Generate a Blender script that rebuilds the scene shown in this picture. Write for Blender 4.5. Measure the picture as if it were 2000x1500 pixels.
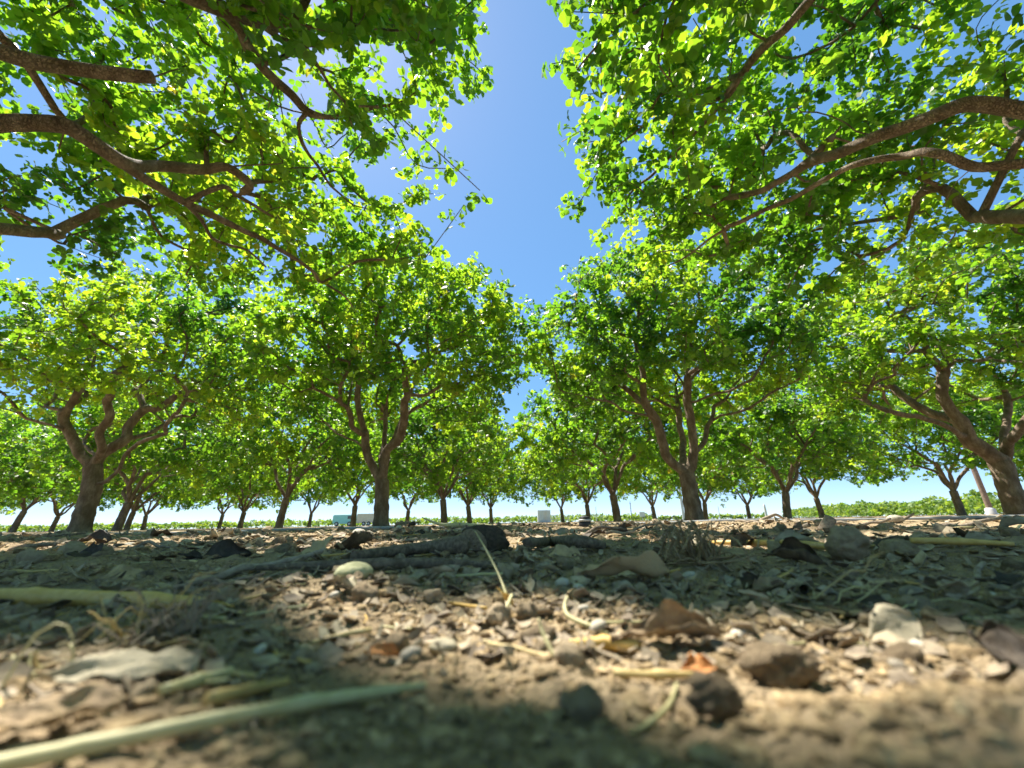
import bpy, math, random
import numpy as np
from mathutils import Matrix, Vector, Euler

# ------------------------------------------------------------------ camera, sky, sun
sc = bpy.context.scene
for o in list(bpy.data.objects):
    bpy.data.objects.remove(o)
R = math.radians
PITCH, ROLL, FPX, CAMZ = 19.4, -1.05, 770.0, 0.030
cd = bpy.data.cameras.new('camera')
cam = bpy.data.objects.new('camera', cd)
sc.collection.objects.link(cam)
CAMROT = Matrix.Rotation(R(90 + PITCH), 3, 'X') @ Matrix.Rotation(R(ROLL), 3, 'Z')
cam.matrix_world = Matrix.Translation((0, 0, CAMZ)) @ CAMROT.to_4x4()
cd.sensor_width = 36.0
cd.lens = FPX / 2000 * 36.0
cd.clip_start = 0.005
cd.clip_end = 6000
cd.dof.use_dof = True
cd.dof.focus_distance = 0.75
cd.dof.aperture_fstop = 9.0
sc.camera = cam

SUN_AZ, SUN_EL = -40.0, 60.0          # azimuth clockwise from +Y, elevation
S = Vector((math.sin(R(SUN_AZ)) * math.cos(R(SUN_EL)), math.cos(R(SUN_AZ)) * math.cos(R(SUN_EL)), math.sin(R(SUN_EL))))
w = bpy.data.worlds.new('World'); sc.world = w; w.use_nodes = True
nt = w.node_tree; nt.nodes.clear()
wo = nt.nodes.new('ShaderNodeOutputWorld'); bg = nt.nodes.new('ShaderNodeBackground')
sky = nt.nodes.new('ShaderNodeTexSky'); sky.sky_type = 'NISHITA'; sky.sun_disc = False
sky.sun_elevation = R(SUN_EL); sky.sun_rotation = R(SUN_AZ)
sky.air_density = 0.5; sky.dust_density = 0.1; sky.ozone_density = 6.0; sky.altitude = 100
bg.inputs['Strength'].default_value = 0.105
gm = nt.nodes.new('ShaderNodeGamma'); gm.inputs['Gamma'].default_value = .4
hs = nt.nodes.new('ShaderNodeHueSaturation'); hs.inputs['Saturation'].default_value = 1.75; hs.inputs['Value'].default_value = 2.2
nt.links.new(sky.outputs[0], gm.inputs[0]); nt.links.new(gm.outputs[0], hs.inputs['Color']); nt.links.new(hs.outputs[0], bg.inputs[0]); nt.links.new(bg.outputs[0], wo.inputs[0])
sd = bpy.data.lights.new('sun', 'SUN'); sd.energy = 5.0; sd.angle = R(0.53); sd.color = (1.0, 0.94, 0.84)
sun = bpy.data.objects.new('sun', sd); sc.collection.objects.link(sun)
sun.rotation_euler = (-S).to_track_quat('-Z', 'Y').to_euler()
sc.view_settings.view_transform = 'Standard'; sc.view_settings.look = 'None'
sc.view_settings.exposure = 1.45; sc.view_settings.gamma = 1.0; sc.view_settings.use_curve_mapping = False
sc.render.engine = 'CYCLES'
cy = sc.cycles
cy.max_bounces = 8; cy.diffuse_bounces = 5; cy.glossy_bounces = 2; cy.transmission_bounces = 6
cy.caustics_reflective = False; cy.caustics_refractive = False
cy.sample_clamp_indirect = 6.0
cy.use_adaptive_sampling = True; cy.adaptive_threshold = 0.015
cy.use_denoising = True

# ------------------------------------------------------------------ helpers
rng = np.random.default_rng(11)
random.seed(5)
COL = sc.collection
CR = np.array(CAMROT)

def ray(px, py):
    d = CR @ np.array([px - 1000.0, 750.0 - py, -FPX])
    return d
def at_y(px, py, Y):
    d = ray(px, py); return d * (Y / d[1]) + np.array([0, 0, CAMZ])
def at_z(px, py, z):
    d = ray(px, py); return d * ((z - CAMZ) / d[2]) + np.array([0, 0, CAMZ])

def tag(o, label=None, cat=None, group=None, kind=None):
    if label: o['label'] = label
    if cat: o['category'] = cat
    if group: o['group'] = group
    if kind: o['kind'] = kind
    return o
def link(o, parent=None):
    COL.objects.link(o)
    if parent is not None: o.parent = parent
    return o
def empty(name, loc=(0, 0, 0)):
    o = bpy.data.objects.new(name, None); o.location = loc; o.empty_display_size = .1
    return link(o)
def mesh(name, verts, faces, mat=None, smooth=True, attrs=None):
    """faces: list of (M,k) int arrays"""
    verts = np.asarray(verts, dtype=np.float32)
    me = bpy.data.meshes.new(name)
    me.vertices.add(len(verts)); me.vertices.foreach_set('co', verts.ravel())
    faces = [np.asarray(f, dtype=np.int32) for f in faces if len(f)]
    tot = np.concatenate([np.full(len(f), f.shape[1], dtype=np.int32) for f in faces])
    idx = np.concatenate([f.ravel() for f in faces])
    st = np.concatenate([[0], np.cumsum(tot)[:-1]]).astype(np.int32)
    me.loops.add(len(idx)); me.loops.foreach_set('vertex_index', idx)
    me.polygons.add(len(tot)); me.polygons.foreach_set('loop_start', st)
    me.polygons.foreach_set('loop_total', tot)
    me.polygons.foreach_set('use_smooth', np.full(len(tot), smooth, dtype=bool))
    if attrs:
        for k, a in attrs.items():
            at = me.attributes.new(k, 'FLOAT', 'POINT'); at.data.foreach_set('value', np.asarray(a, dtype=np.float32))
    me.update(calc_edges=True)
    if mat: me.materials.append(mat)
    return me
def obj(name, me, parent=None, loc=None):
    o = bpy.data.objects.new(name, me)
    if loc is not None: o.location = loc
    return link(o, parent)

# hash value noise (vectorised)
def _h(ix, iy, iz, seed):
    n = (ix.astype(np.int64) * 374761393 + iy.astype(np.int64) * 668265263 + iz.astype(np.int64) * 2147483647 + seed * 974711) & 0xffffffff
    n = ((n ^ (n >> 13)) * 1274126177) & 0xffffffff
    n = ((n ^ (n >> 16)) * 2246822519) & 0xffffffff
    return ((n ^ (n >> 15)) & 0xffffff) / float(0xffffff)
def vnoise(p, seed=0):
    p = np.asarray(p, dtype=np.float64)
    if p.shape[1] == 2: p = np.column_stack([p, np.zeros(len(p))])
    f = np.floor(p); t = p - f; t = t * t * (3 - 2 * t); i = f.astype(np.int64)
    x, y, z = i[:, 0], i[:, 1], i[:, 2]; tx, ty, tz = t[:, 0], t[:, 1], t[:, 2]
    def L(a, b, s): return a + (b - a) * s
    c = [_h(x + a, y + b, z + d, seed) for a in (0, 1) for b in (0, 1) for d in (0, 1)]
    return L(L(L(c[0], c[1], tz), L(c[2], c[3], tz), ty), L(L(c[4], c[5], tz), L(c[6], c[7], tz), ty), tx)
def fbm(p, o=4, seed=0, g=.5):
    p = np.asarray(p, dtype=np.float64); a, s, n = 1., 0., 0.
    for k in range(o):
        s = s + a * vnoise(p * (2.03 ** k) + k * 17.3, seed + k); n += a; a *= g
    return s / n

def nodes(name):
    m = bpy.data.materials.new(name); m.use_nodes = True
    t = m.node_tree; t.nodes.clear()
    out = t.nodes.new('ShaderNodeOutputMaterial')
    return m, t, out
def N(t, typ, **kw):
    n = t.nodes.new(typ)
    for k, v in kw.items():
        if hasattr(n, k): setattr(n, k, v)
        else: n.inputs[k].default_value = v
    return n
def ramp(t, stops):
    r = t.nodes.new('ShaderNodeValToRGB'); e = r.color_ramp.elements
    while len(e) > 1: e.remove(e[-1])
    e[0].position, e[0].color = stops[0][0], (*stops[0][1], 1)
    for p, c in stops[1:]:
        x = e.new(p); x.color = (*c, 1)
    return r
def pbr(name, stops, scale=20, detail=6, rough=.85, bump=.3, bdist=.002, coords='Object', rnd=0.0, spec=.3, bscale=None):
    """noise coloured material; rnd mixes in per-object brightness variation"""
    m, t, out = nodes(name); l = t.links
    p = N(t, 'ShaderNodeBsdfPrincipled'); p.inputs['Roughness'].default_value = rough
    p.inputs['Specular IOR Level'].default_value = spec
    tc = N(t, 'ShaderNodeTexCoord') if coords != 'Position' else N(t, 'ShaderNodeNewGeometry')
    no = N(t, 'ShaderNodeTexNoise', Scale=scale, Detail=detail, Roughness=.62)
    l.new(tc.outputs[coords], no.inputs['Vector'])
    r = ramp(t, stops); 
    if rnd > 0:
        oi = N(t, 'ShaderNodeObjectInfo')
        ma = N(t, 'ShaderNodeMath', operation='MULTIPLY_ADD'); ma.inputs[1].default_value = rnd; 
        mb = N(t, 'ShaderNodeMath', operation='SUBTRACT'); mb.inputs[1].default_value = rnd / 2
        l.new(oi.outputs['Random'], ma.inputs[0]); l.new(no.outputs['Fac'], ma.inputs[2]); l.new(ma.outputs[0], mb.inputs[0])
        l.new(mb.outputs[0], r.inputs[0])
    else:
        l.new(no.outputs['Fac'], r.inputs[0])
    l.new(r.outputs[0], p.inputs['Base Color'])
    if bump > 0:
        b = N(t, 'ShaderNodeBump', Strength=bump, Distance=bdist)
        n2 = N(t, 'ShaderNodeTexNoise', Scale=bscale or scale * 2, Detail=5, Roughness=.7)
        l.new(tc.outputs[coords], n2.inputs['Vector'])
        l.new(n2.outputs['Fac'], b.inputs['Height']); l.new(b.outputs[0], p.inputs['Normal'])
    l.new(p.outputs[0], out.inputs[0])
    return m

# ------------------------------------------------------------------ materials
def leaf_material(name, stops, trans, tmix=.5, rough=.42):
    m, t, out = nodes(name); l = t.links
    a = N(t, 'ShaderNodeAttribute', attribute_name='tint')
    r = ramp(t, stops); l.new(a.outputs['Fac'], r.inputs[0])
    r2 = ramp(t, trans); l.new(a.outputs['Fac'], r2.inputs[0])
    p = N(t, 'ShaderNodeBsdfPrincipled'); p.inputs['Roughness'].default_value = rough
    p.inputs['Specular IOR Level'].default_value = .6
    tr = N(t, 'ShaderNodeBsdfTranslucent')
    mx = N(t, 'ShaderNodeMixShader'); mx.inputs[0].default_value = tmix
    l.new(r.outputs[0], p.inputs['Base Color']); l.new(r2.outputs[0], tr.inputs['Color'])
    l.new(p.outputs[0], mx.inputs[1]); l.new(tr.outputs[0], mx.inputs[2]); l.new(mx.outputs[0], out.inputs[0])
    return m
M = {}
M['leaf'] = leaf_material('pistachio_leaf',
    [(0, (.042, .105, .018)), (.5, (.074, .150, .020)), (.93, (.115, .20, .022)), (1, (.24, .22, .03))],
    [(0, (.12, .33, .016)), (.5, (.31, .60, .022)), (.93, (.54, .77, .03)), (1, (.70, .60, .04))])
M['crop'] = leaf_material('crop_leaf',
    [(0, (.07, .15, .025)), (1, (.17, .25, .05))], [(0, (.2, .38, .03)), (1, (.45, .55, .05))], .4, .6)

def bark_material():
    m, t, out = nodes('bark'); l = t.links
    p = N(t, 'ShaderNodeBsdfPrincipled'); p.inputs['Roughness'].default_value = .85
    p.inputs['Specular IOR Level'].default_value = .25
    tc = N(t, 'ShaderNodeTexCoord')
    mp = N(t, 'ShaderNodeMapping'); mp.inputs['Scale'].default_value = (1, 1, .45)
    l.new(tc.outputs['Object'], mp.inputs[0])
    v = N(t, 'ShaderNodeTexVoronoi', Scale=75.0, feature='DISTANCE_TO_EDGE')
    no = N(t, 'ShaderNodeTexNoise', Scale=9.0, Detail=8, Roughness=.7)
    no2 = N(t, 'ShaderNodeTexNoise', Scale=60.0, Detail=4, Roughness=.7)
    l.new(mp.outputs[0], no.inputs['Vector']); l.new(mp.outputs[0], no2.inputs['Vector'])
    wv = N(t, 'ShaderNodeVectorMath', operation='MULTIPLY_ADD'); wv.inputs[1].default_value = (.06, .06, .06)
    l.new(no.outputs['Color'], wv.inputs[0]); l.new(mp.outputs[0], wv.inputs[2]); l.new(wv.outputs[0], v.inputs['Vector'])
    r = ramp(t, [(.25, (.095, .067, .046)), (.48, (.21, .155, .108)), (.62, (.33, .262, .195)), (.76, (.48, .42, .345))])
    l.new(no.outputs['Fac'], r.inputs[0])
    mr = N(t, 'ShaderNodeMapRange'); mr.inputs['From Max'].default_value = .12; mr.inputs['To Min'].default_value = .55
    l.new(v.outputs['Distance'], mr.inputs[0])
    mm = N(t, 'ShaderNodeMix', data_type='RGBA', blend_type='MULTIPLY'); mm.inputs[0].default_value = .4
    l.new(r.outputs[0], mm.inputs[6]); l.new(mr.outputs[0], mm.inputs[7])
    l.new(mm.outputs[2], p.inputs['Base Color'])
    ad = N(t, 'ShaderNodeMath', operation='MULTIPLY_ADD'); ad.inputs[1].default_value = .5
    l.new(no2.outputs['Fac'], ad.inputs[0]); l.new(mr.outputs[0], ad.inputs[2])
    b = N(t, 'ShaderNodeBump', Strength=1.0, Distance=.012)
    l.new(ad.outputs[0], b.inputs['Height']); l.new(b.outputs[0], p.inputs['Normal'])
    l.new(p.outputs[0], out.inputs[0])
    return m
M['bark'] = bark_material()

def soil_material():
    m, t, out = nodes('soil'); l = t.links
    p = N(t, 'ShaderNodeBsdfPrincipled'); p.inputs['Roughness'].default_value = .95
    p.inputs['Specular IOR Level'].default_value = .12
    g = N(t, 'ShaderNodeNewGeometry')
    a = N(t, 'ShaderNodeTexNoise', Scale=7.0, Detail=9, Roughness=.68)
    b_ = N(t, 'ShaderNodeTexNoise', Scale=140.0, Detail=7, Roughness=.72)
    c_ = N(t, 'ShaderNodeTexVoronoi', Scale=620.0)
    for n in (a, b_, c_): l.new(g.outputs['Position'], n.inputs['Vector'])
    r = ramp(t, [(.3, (.20, .148, .092)), (.48, (.36, .275, .172)), (.62, (.48, .375, .242)), (.78, (.57, .465, .32))])
    r2 = ramp(t, [(.28, (.42, .40, .38)), (.5, (.95, .95, .95)), (.75, (1.25, 1.22, 1.15))])
    l.new(a.outputs['Fac'], r.inputs[0]); l.new(b_.outputs['Fac'], r2.inputs[0])
    mm = N(t, 'ShaderNodeMix', data_type='RGBA', blend_type='MULTIPLY'); mm.inputs[0].default_value = .85
    l.new(r.outputs[0], mm.inputs[6]); l.new(r2.outputs[0], mm.inputs[7])
    l.new(mm.outputs[2], p.inputs['Base Color'])
    ad = N(t, 'ShaderNodeMath', operation='MULTIPLY_ADD'); ad.inputs[1].default_value = .6
    l.new(c_.outputs['Distance'], ad.inputs[0]); l.new(b_.outputs['Fac'], ad.inputs[2])
    b = N(t, 'ShaderNodeBump', Strength=1.0, Distance=.003)
    l.new(ad.outputs[0], b.inputs['Height']); l.new(b.outputs[0], p.inputs['Normal'])
    l.new(p.outputs[0], out.inputs[0])
    return m
M['soil'] = soil_material()
M['clod'] = pbr('clod_earth', [(.25, (.20, .152, .098)), (.5, (.33, .255, .165)), (.75, (.48, .38, .255))], 230, 7, .95, .8, .003, rnd=.5, spec=.1, coords='Position', bscale=900)
M['crumb'] = pbr('crumb_earth', [(.3, (.14, .10, .058)), (.5, (.30, .22, .125)), (.62, (.44, .33, .19)), (.75, (.58, .46, .28))], 330, 3, .95, .4, .001, spec=.1, coords='Position', bscale=1400)
M['pebble'] = pbr('pebble_stone', [(.2, (.2, .17, .13)), (.5, (.36, .32, .25)), (.8, (.55, .5, .41))], 160, 6, .7, .3, .001, rnd=.8, coords='Position', bscale=900)
M['palestone'] = pbr('pale_stone', [(.3, (.33, .33, .17)), (.7, (.52, .5, .3))], 220, 5, .8, .5, .001, coords='Position', bscale=900)
M['dryleaf'] = pbr('dry_leaf', [(.15, (.07, .047, .028)), (.42, (.18, .125, .072)), (.62, (.32, .23, .13)), (.85, (.50, .375, .215))], 150, 6, .75, .5, .0012, rnd=.9, coords='Position', bscale=800)
M['darkleaf'] = pbr('dark_dry_leaf', [(.3, (.035, .028, .022)), (.7, (.10, .078, .058))], 200, 6, .7, .5, .001, coords='Position', bscale=800)
M['paleleaf'] = pbr('pale_dry_leaf', [(.3, (.30, .26, .17)), (.7, (.47, .41, .29))], 170, 6, .75, .5, .001, coords='Position', bscale=800)
M['orangeleaf'] = pbr('orange_dry_leaf', [(.3, (.34, .14, .04)), (.7, (.60, .27, .09))], 200, 6, .7, .4, .001, coords='Position', bscale=800)
M['straw'] = pbr('straw', [(.2, (.38, .26, .09)), (.5, (.56, .41, .16)), (.8, (.68, .54, .27))], 220, 4, .55, .2, .0006, rnd=.6, spec=.4, coords='Position', bscale=1500)
M['palestraw'] = pbr('pale_green_straw', [(.3, (.42, .38, .17)), (.7, (.62, .56, .31))], 220, 4, .5, .2, .0006, spec=.4, coords='Position', bscale=1500)
M['goldstraw'] = pbr('golden_straw', [(.3, (.55, .34, .08)), (.7, (.72, .50, .17))], 220, 4, .5, .3, .0006, spec=.4, coords='Position', bscale=1500)
M['twig'] = pbr('twig_bark', [(.25, (.14, .105, .075)), (.5, (.31, .245, .18)), (.75, (.48, .40, .305))], 260, 7, .85, .8, .0015, rnd=.4, coords='Position', bscale=1100)
M['knob'] = pbr('dark_knotty_wood', [(.3, (.035, .026, .02)), (.55, (.10, .074, .055)), (.8, (.20, .155, .115))], 260, 6, .9, .9, .002, coords='Position', bscale=1100)
M['endwood'] = pbr('cut_wood_end', [(.3, (.18, .13, .09)), (.7, (.38, .29, .20))], 500, 6, .9, .9, .002, coords='Position', bscale=1400)
M['hose'] = pbr('weathered_grey_hose', [(.3, (.30, .30, .31)), (.7, (.42, .42, .43))], 8, 5, .55, .1, .001)
M['black'] = pbr('black_plastic', [(.3, (.02, .02, .022)), (.7, (.04, .04, .042))], 40, 3, .45, .1, .0005)
M['white'] = pbr('off_white_paint', [(.3, (.46, .45, .43)), (.7, (.58, .57, .55))], 2, 5, .5, 0)
M['beige'] = pbr('cream_paint', [(.3, (.46, .40, .33)), (.7, (.56, .50, .43))], 2, 5, .5, 0)
M['teal'] = pbr('teal_paint', [(.3, (.20, .46, .47)), (.7, (.27, .54, .55))], 2, 5, .4, 0)
M['glass'] = pbr('dark_glass', [(.3, (.03, .04, .045)), (.7, (.05, .06, .065))], 2, 2, .15, 0, spec=.6)
M['rubber'] = pbr('tyre_rubber', [(.3, (.02, .02, .02)), (.7, (.035, .035, .035))], 20, 3, .8, .1, .002)
M['steel'] = pbr('galvanised_steel', [(.3, (.42, .43, .44)), (.7, (.55, .56, .57))], 5, 4, .4, 0)
M['polewood'] = pbr('pole_wood', [(.3, (.12, .085, .06)), (.7, (.24, .18, .13))], 6, 7, .85, .5, .004)
M['concrete'] = pbr('pale_concrete', [(.3, (.42, .41, .38)), (.7, (.55, .54, .5))], 5, 6, .9, .3, .003)

# ------------------------------------------------------------------ ground
def g_height(x, y):
    x = np.asarray(x, float); y = np.asarray(y, float)
    p = np.column_stack([x.ravel(), y.ravel()])
    r = np.hypot(p[:, 0], p[:, 1])
    near = np.clip(r / .35, .18, 1)            # the camera rests in a small hollow
    fade = 1 / (1 + (r / 14) ** 2)
    z = (fbm(p * 1.7 + 9, 3, 3) - .5) * .050 * np.clip(r / 1.4, .1, 1) * fade
    z += (fbm(p * 9.0, 3, 8) - .5) * .022 * near * fade
    cl = fbm(p * 38.0, 3, 21); z += (np.abs(cl - .5) * -2 + .35) * .010 * near * fade
    z += (fbm(p * 150.0, 2, 30) - .5) * .0055 * np.clip(near * 1.4, .5, 1) * (r < 4)
    z -= .004
    # gentle rise to a low crest, then flat
    z += .012 * np.exp(-((p[:, 1] - 1.5) / .8) ** 2) * np.clip(p[:, 1], 0, 1)
    # blurred hump close to the lens, lower right of the view
    z += .011 * np.exp(-(((p[:, 0] - .072) / .040) ** 2 + ((p[:, 1] - .062) / .022) ** 2))
    # clod heap on the crest
    z += .020 * np.exp(-(((p[:, 0] + .42) / .10) ** 2 + ((p[:, 1] - 1.62) / .12) ** 2))
    return z.reshape(x.shape)
def gz(x, y): return float(g_height(np.array([x]), np.array([y]))[0])

rr = np.concatenate([[0.0], np.geomspace(.03, 26, 470), np.geomspace(28, 4000, 36)])
th = np.concatenate([np.linspace(-68, 68, 341), np.linspace(68, 292, 62)[1:-1]])
th = np.radians(th)
nr, na = len(rr), len(th)
RR, TH = np.meshgrid(rr, th, indexing='ij')
GX, GY = RR * np.sin(TH), RR * np.cos(TH)
GZ = g_height(GX, GY)
GZ[0, :] = GZ[0, 0]
gi = np.arange(nr * na).reshape(nr, na)
a_ = gi[:-1, :]; b_ = np.roll(gi, -1, 1)[:-1, :]; c_ = np.roll(gi, -1, 1)[1:, :]; d_ = gi[1:, :]
gf = np.stack([a_, d_, c_, b_], -1).reshape(-1, 4)
ground = obj('ground', mesh('ground', np.stack([GX, GY, GZ], -1).reshape(-1, 3), [gf], M['soil'], True))
tag(ground, 'dry tan orchard soil', None, None, 'structure')

# ------------------------------------------------------------------ trees
LIT = [  # ellipses of sunlit ground: gaps in the canopy above let the sun through here
    (-.01, .125, .08, .020, 1.0), (-.085, .085, .05, .015, 1.0), (-.42, 1.15, .30, .32, .5), (-.70, .62, .25, .07, .9),
    (1.35, 1.45, .45, .40, .6), (-.11, .49, .15, .05, 1.0), (.24, .43, .06, .03, 1.0),
]
def lit_mask(P):
    k = P[:, 2] / S.z
    gx, gy = P[:, 0] - S.x * k, P[:, 1] - S.y * k
    m = np.zeros(len(P), bool); h = vnoise(P * 37.0, 3)
    for cx, cy_, rx, ry, pr in LIT:
        m |= (((gx - cx) / (rx + .09)) ** 2 + ((gy - cy_) / (ry + .09)) ** 2 < 1) & (h < .12 + .76 * pr)
    return m

def unit(v): return v / np.maximum(np.linalg.norm(v, axis=-1, keepdims=True), 1e-9)

LEAF_HQ = (np.array([[0, 0, 0], [.2, .30, .03], [.2, -.30, .03], [.55, .44, .05], [.55, -.44, .05], [.86, .24, .0], [.86, -.24, .0], [1, 0, -.05]]),
           [np.array([[0, 2, 1], [5, 6, 7]]), np.array([[1, 2, 4, 3], [3, 4, 6, 5]])])
LEAF_LQ = (np.array([[0, 0, 0], [.3, .40, .05], [.3, -.40, .05], [.75, .36, .02], [.75, -.36, .02], [1, 0, -.05]]),
           [np.array([[0, 2, 1], [3, 4, 5]]), np.array([[1, 2, 4, 3]])])

def leaf_frames(P, out, rg, n_per, spread, droop=.15):
    """compound-leaf positions and frames round cluster points P; out = outward direction"""
    k = len(P) * n_per
    c = np.repeat(P, n_per, 0); o = np.repeat(out, n_per, 0)
    d = unit(rg.normal(size=(k, 3)) + o * .7 + np.array([0, 0, -droop]))
    lat = rg.normal(size=(k, 3)); lat = unit(lat - o * np.sum(lat * o, 1, keepdims=True))
    pos = c + o * rg.uniform(-1.1, .9, (k, 1)) * spread + lat * (rg.random((k, 1)) ** .6) * spread * .62
    ax = unit(d + rg.normal(size=(k, 3)) * .45)
    nn = np.array([0, 0, 1.]) * .75 + rg.normal(size=(k, 3)) * .55 + o * .25
    nn = unit(nn - ax * np.sum(nn * ax, 1, keepdims=True))
    return pos, ax, nn

def leaf_arrays(pos, ax, nn, rg, size, tpl, tint):
    bb = np.cross(nn, ax)
    vs, ts = [], []
    T, F = tpl
    off = 0; faces = [[] for _ in F]
    for ang, o0, sc_ in ((0, .30, 1.0), (75, .06, .86), (-75, .06, .86)):
        a = R(ang); k = len(pos)
        s = (size * (.75 + .5 * rg.random(k)) * sc_)[:, None]
        jit = rg.normal(size=k) * .22 + a
        u = ax * np.cos(jit)[:, None] + bb * np.sin(jit)[:, None]
        n2 = unit(nn + rg.normal(size=(k, 3)) * .28)
        n2 = unit(n2 - u * np.sum(n2 * u, 1, keepdims=True)); v = np.cross(n2, u)
        o = pos + ax * (size * o0)[:, None]
        curl = (rg.random(k) * .5 - .05)[:, None]
        wmul = (.85 + .35 * rg.random(k))[:, None]
        V = np.stack([o + s * (u * q[0] + v * q[1] * wmul + n2 * (q[2] - curl * q[0] ** 2 + .5 * curl * q[1] ** 2)) for q in T], 1)
        vs.append(V.reshape(-1, 3)); ts.append(np.repeat(np.clip(tint + rg.normal(size=k) * .04, 0, 1), len(T)))
        base = off + np.arange(k)[:, None, None] * len(T)
        for i, f in enumerate(F): faces[i].append((base + f[None]).reshape(-1, f.shape[1]))
        off += k * len(T)
    return np.concatenate(vs), [np.concatenate(f) for f in faces], np.concatenate(ts)

def tube(pts, rad, sides, rg=None, rough=0.0):
    pts = np.asarray(pts, float); n = len(pts)
    t = unit(np.gradient(pts, axis=0))
    up = np.array([1., 0, 0]) if abs(t[0, 0]) < .8 else np.array([0, 1., 0])
    a = np.zeros_like(pts); v = up
    for i in range(n):
        v = v - t[i] * np.dot(v, t[i]); v = v / max(np.linalg.norm(v), 1e-9); a[i] = v
    b = np.cross(t, a)
    ph = np.arange(sides) * 2 * math.pi / sides
    rad = np.asarray(rad, float)[:, None, None]
    ring = pts[:, None] + rad * (a[:, None] * np.cos(ph)[None, :, None] + b[:, None] * np.sin(ph)[None, :, None])
    if rough > 0:
        q = ring.reshape(-1, 3)
        k = (fbm(q * 9, 3, 5) - .5) * 2 * rough
        ring = (pts[:, None] + (ring - pts[:, None]) * (1 + k.reshape(n, sides, 1)))
    idx = np.arange(n * sides).reshape(n, sides); nx = np.roll(idx, -1, 1)
    f = np.stack([idx[:-1], nx[:-1], nx[1:], idx[1:]], -1).reshape(-1, 4)
    verts = ring.reshape(-1, 3)
    # closed end
    verts = np.vstack([verts, pts[-1] + t[-1] * rad[-1, 0, 0] * .4])
    e = np.stack([idx[-1], nx[-1], np.full(sides, n * sides)], -1)
    return verts, f, e
class Bag:
    def __init__(s): s.v, s.q, s.t, s.n = [], [], [], 0
    def add(s, v, q, t=None):
        s.v.append(v)
        if q is not None and len(q): s.q.append(np.asarray(q) + s.n)
        if t is not None and len(t): s.t.append(np.asarray(t) + s.n)
        s.n += len(v)
    def mesh(s, name, mat, smooth=True):
        fs = []
        if s.q: fs.append(np.concatenate(s.q))
        if s.t: fs.append(np.concatenate(s.t))
        return mesh(name, np.concatenate(s.v), fs, mat, smooth)

def resample(pts, step):
    pts = np.asarray(pts, float); d = np.r_[0, np.cumsum(np.linalg.norm(np.diff(pts, axis=0), axis=1))]
    n = max(2, int(d[-1] / step) + 1); s = np.linspace(0, d[-1], n)
    return np.stack([np.interp(s, d, pts[:, i]) for i in range(3)], 1)

def catmull(p, r, sub):
    p = np.asarray(p); r = np.asarray(r)
    if len(p) < 2 or sub < 2: return p, r
    q = np.vstack([2 * p[0] - p[1], p, 2 * p[-1] - p[-2]])
    out, ro = [], []
    for i in range(len(p) - 1):
        p0, p1, p2, p3 = q[i:i + 4]
        for t in np.arange(sub) / sub:
            out.append(.5 * (2 * p1 + (p2 - p0) * t + (2 * p0 - 5 * p1 + 4 * p2 - p3) * t * t + (3 * p1 - p0 - 3 * p2 + p3) * t ** 3))
            ro.append(r[i] * (1 - t) + r[i + 1] * t)
    out.append(p[-1]); ro.append(r[-1])
    return np.array(out), np.array(ro)

def crown_points(rg, n, c, rx, ry, rup, rdn, seed, gap=.40, inner=.3):
    """cluster points in an uneven crown round c (relative to the tree base)"""
    out = np.zeros((0, 3))
    while len(out) < n:
        d = unit(rg.normal(size=(n * 4, 3)))
        r = inner + (1 - inner) * rg.random(n * 4) ** .55
        lump = .74 + .50 * fbm(d * 2.3 + seed, 3, 40 + seed)
        r = r * lump
        p = d * r[:, None]
        p = np.column_stack([p[:, 0] * rx, p[:, 1] * ry, np.where(p[:, 2] > 0, p[:, 2] * rup, p[:, 2] * rdn)])
        rho = np.hypot(p[:, 0] / rx, p[:, 1] / ry)
        low = -rdn * (.30 + .62 * np.clip(rho, 0, 1) ** 1.5)      # domed underside
        ok = (p[:, 2] > low) & (fbm(p * .95 + 31 * seed, 2, 70 + seed) > gap)
        out = np.vstack([out, p[ok]])
    return out[:n] + np.asarray(c)

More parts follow.
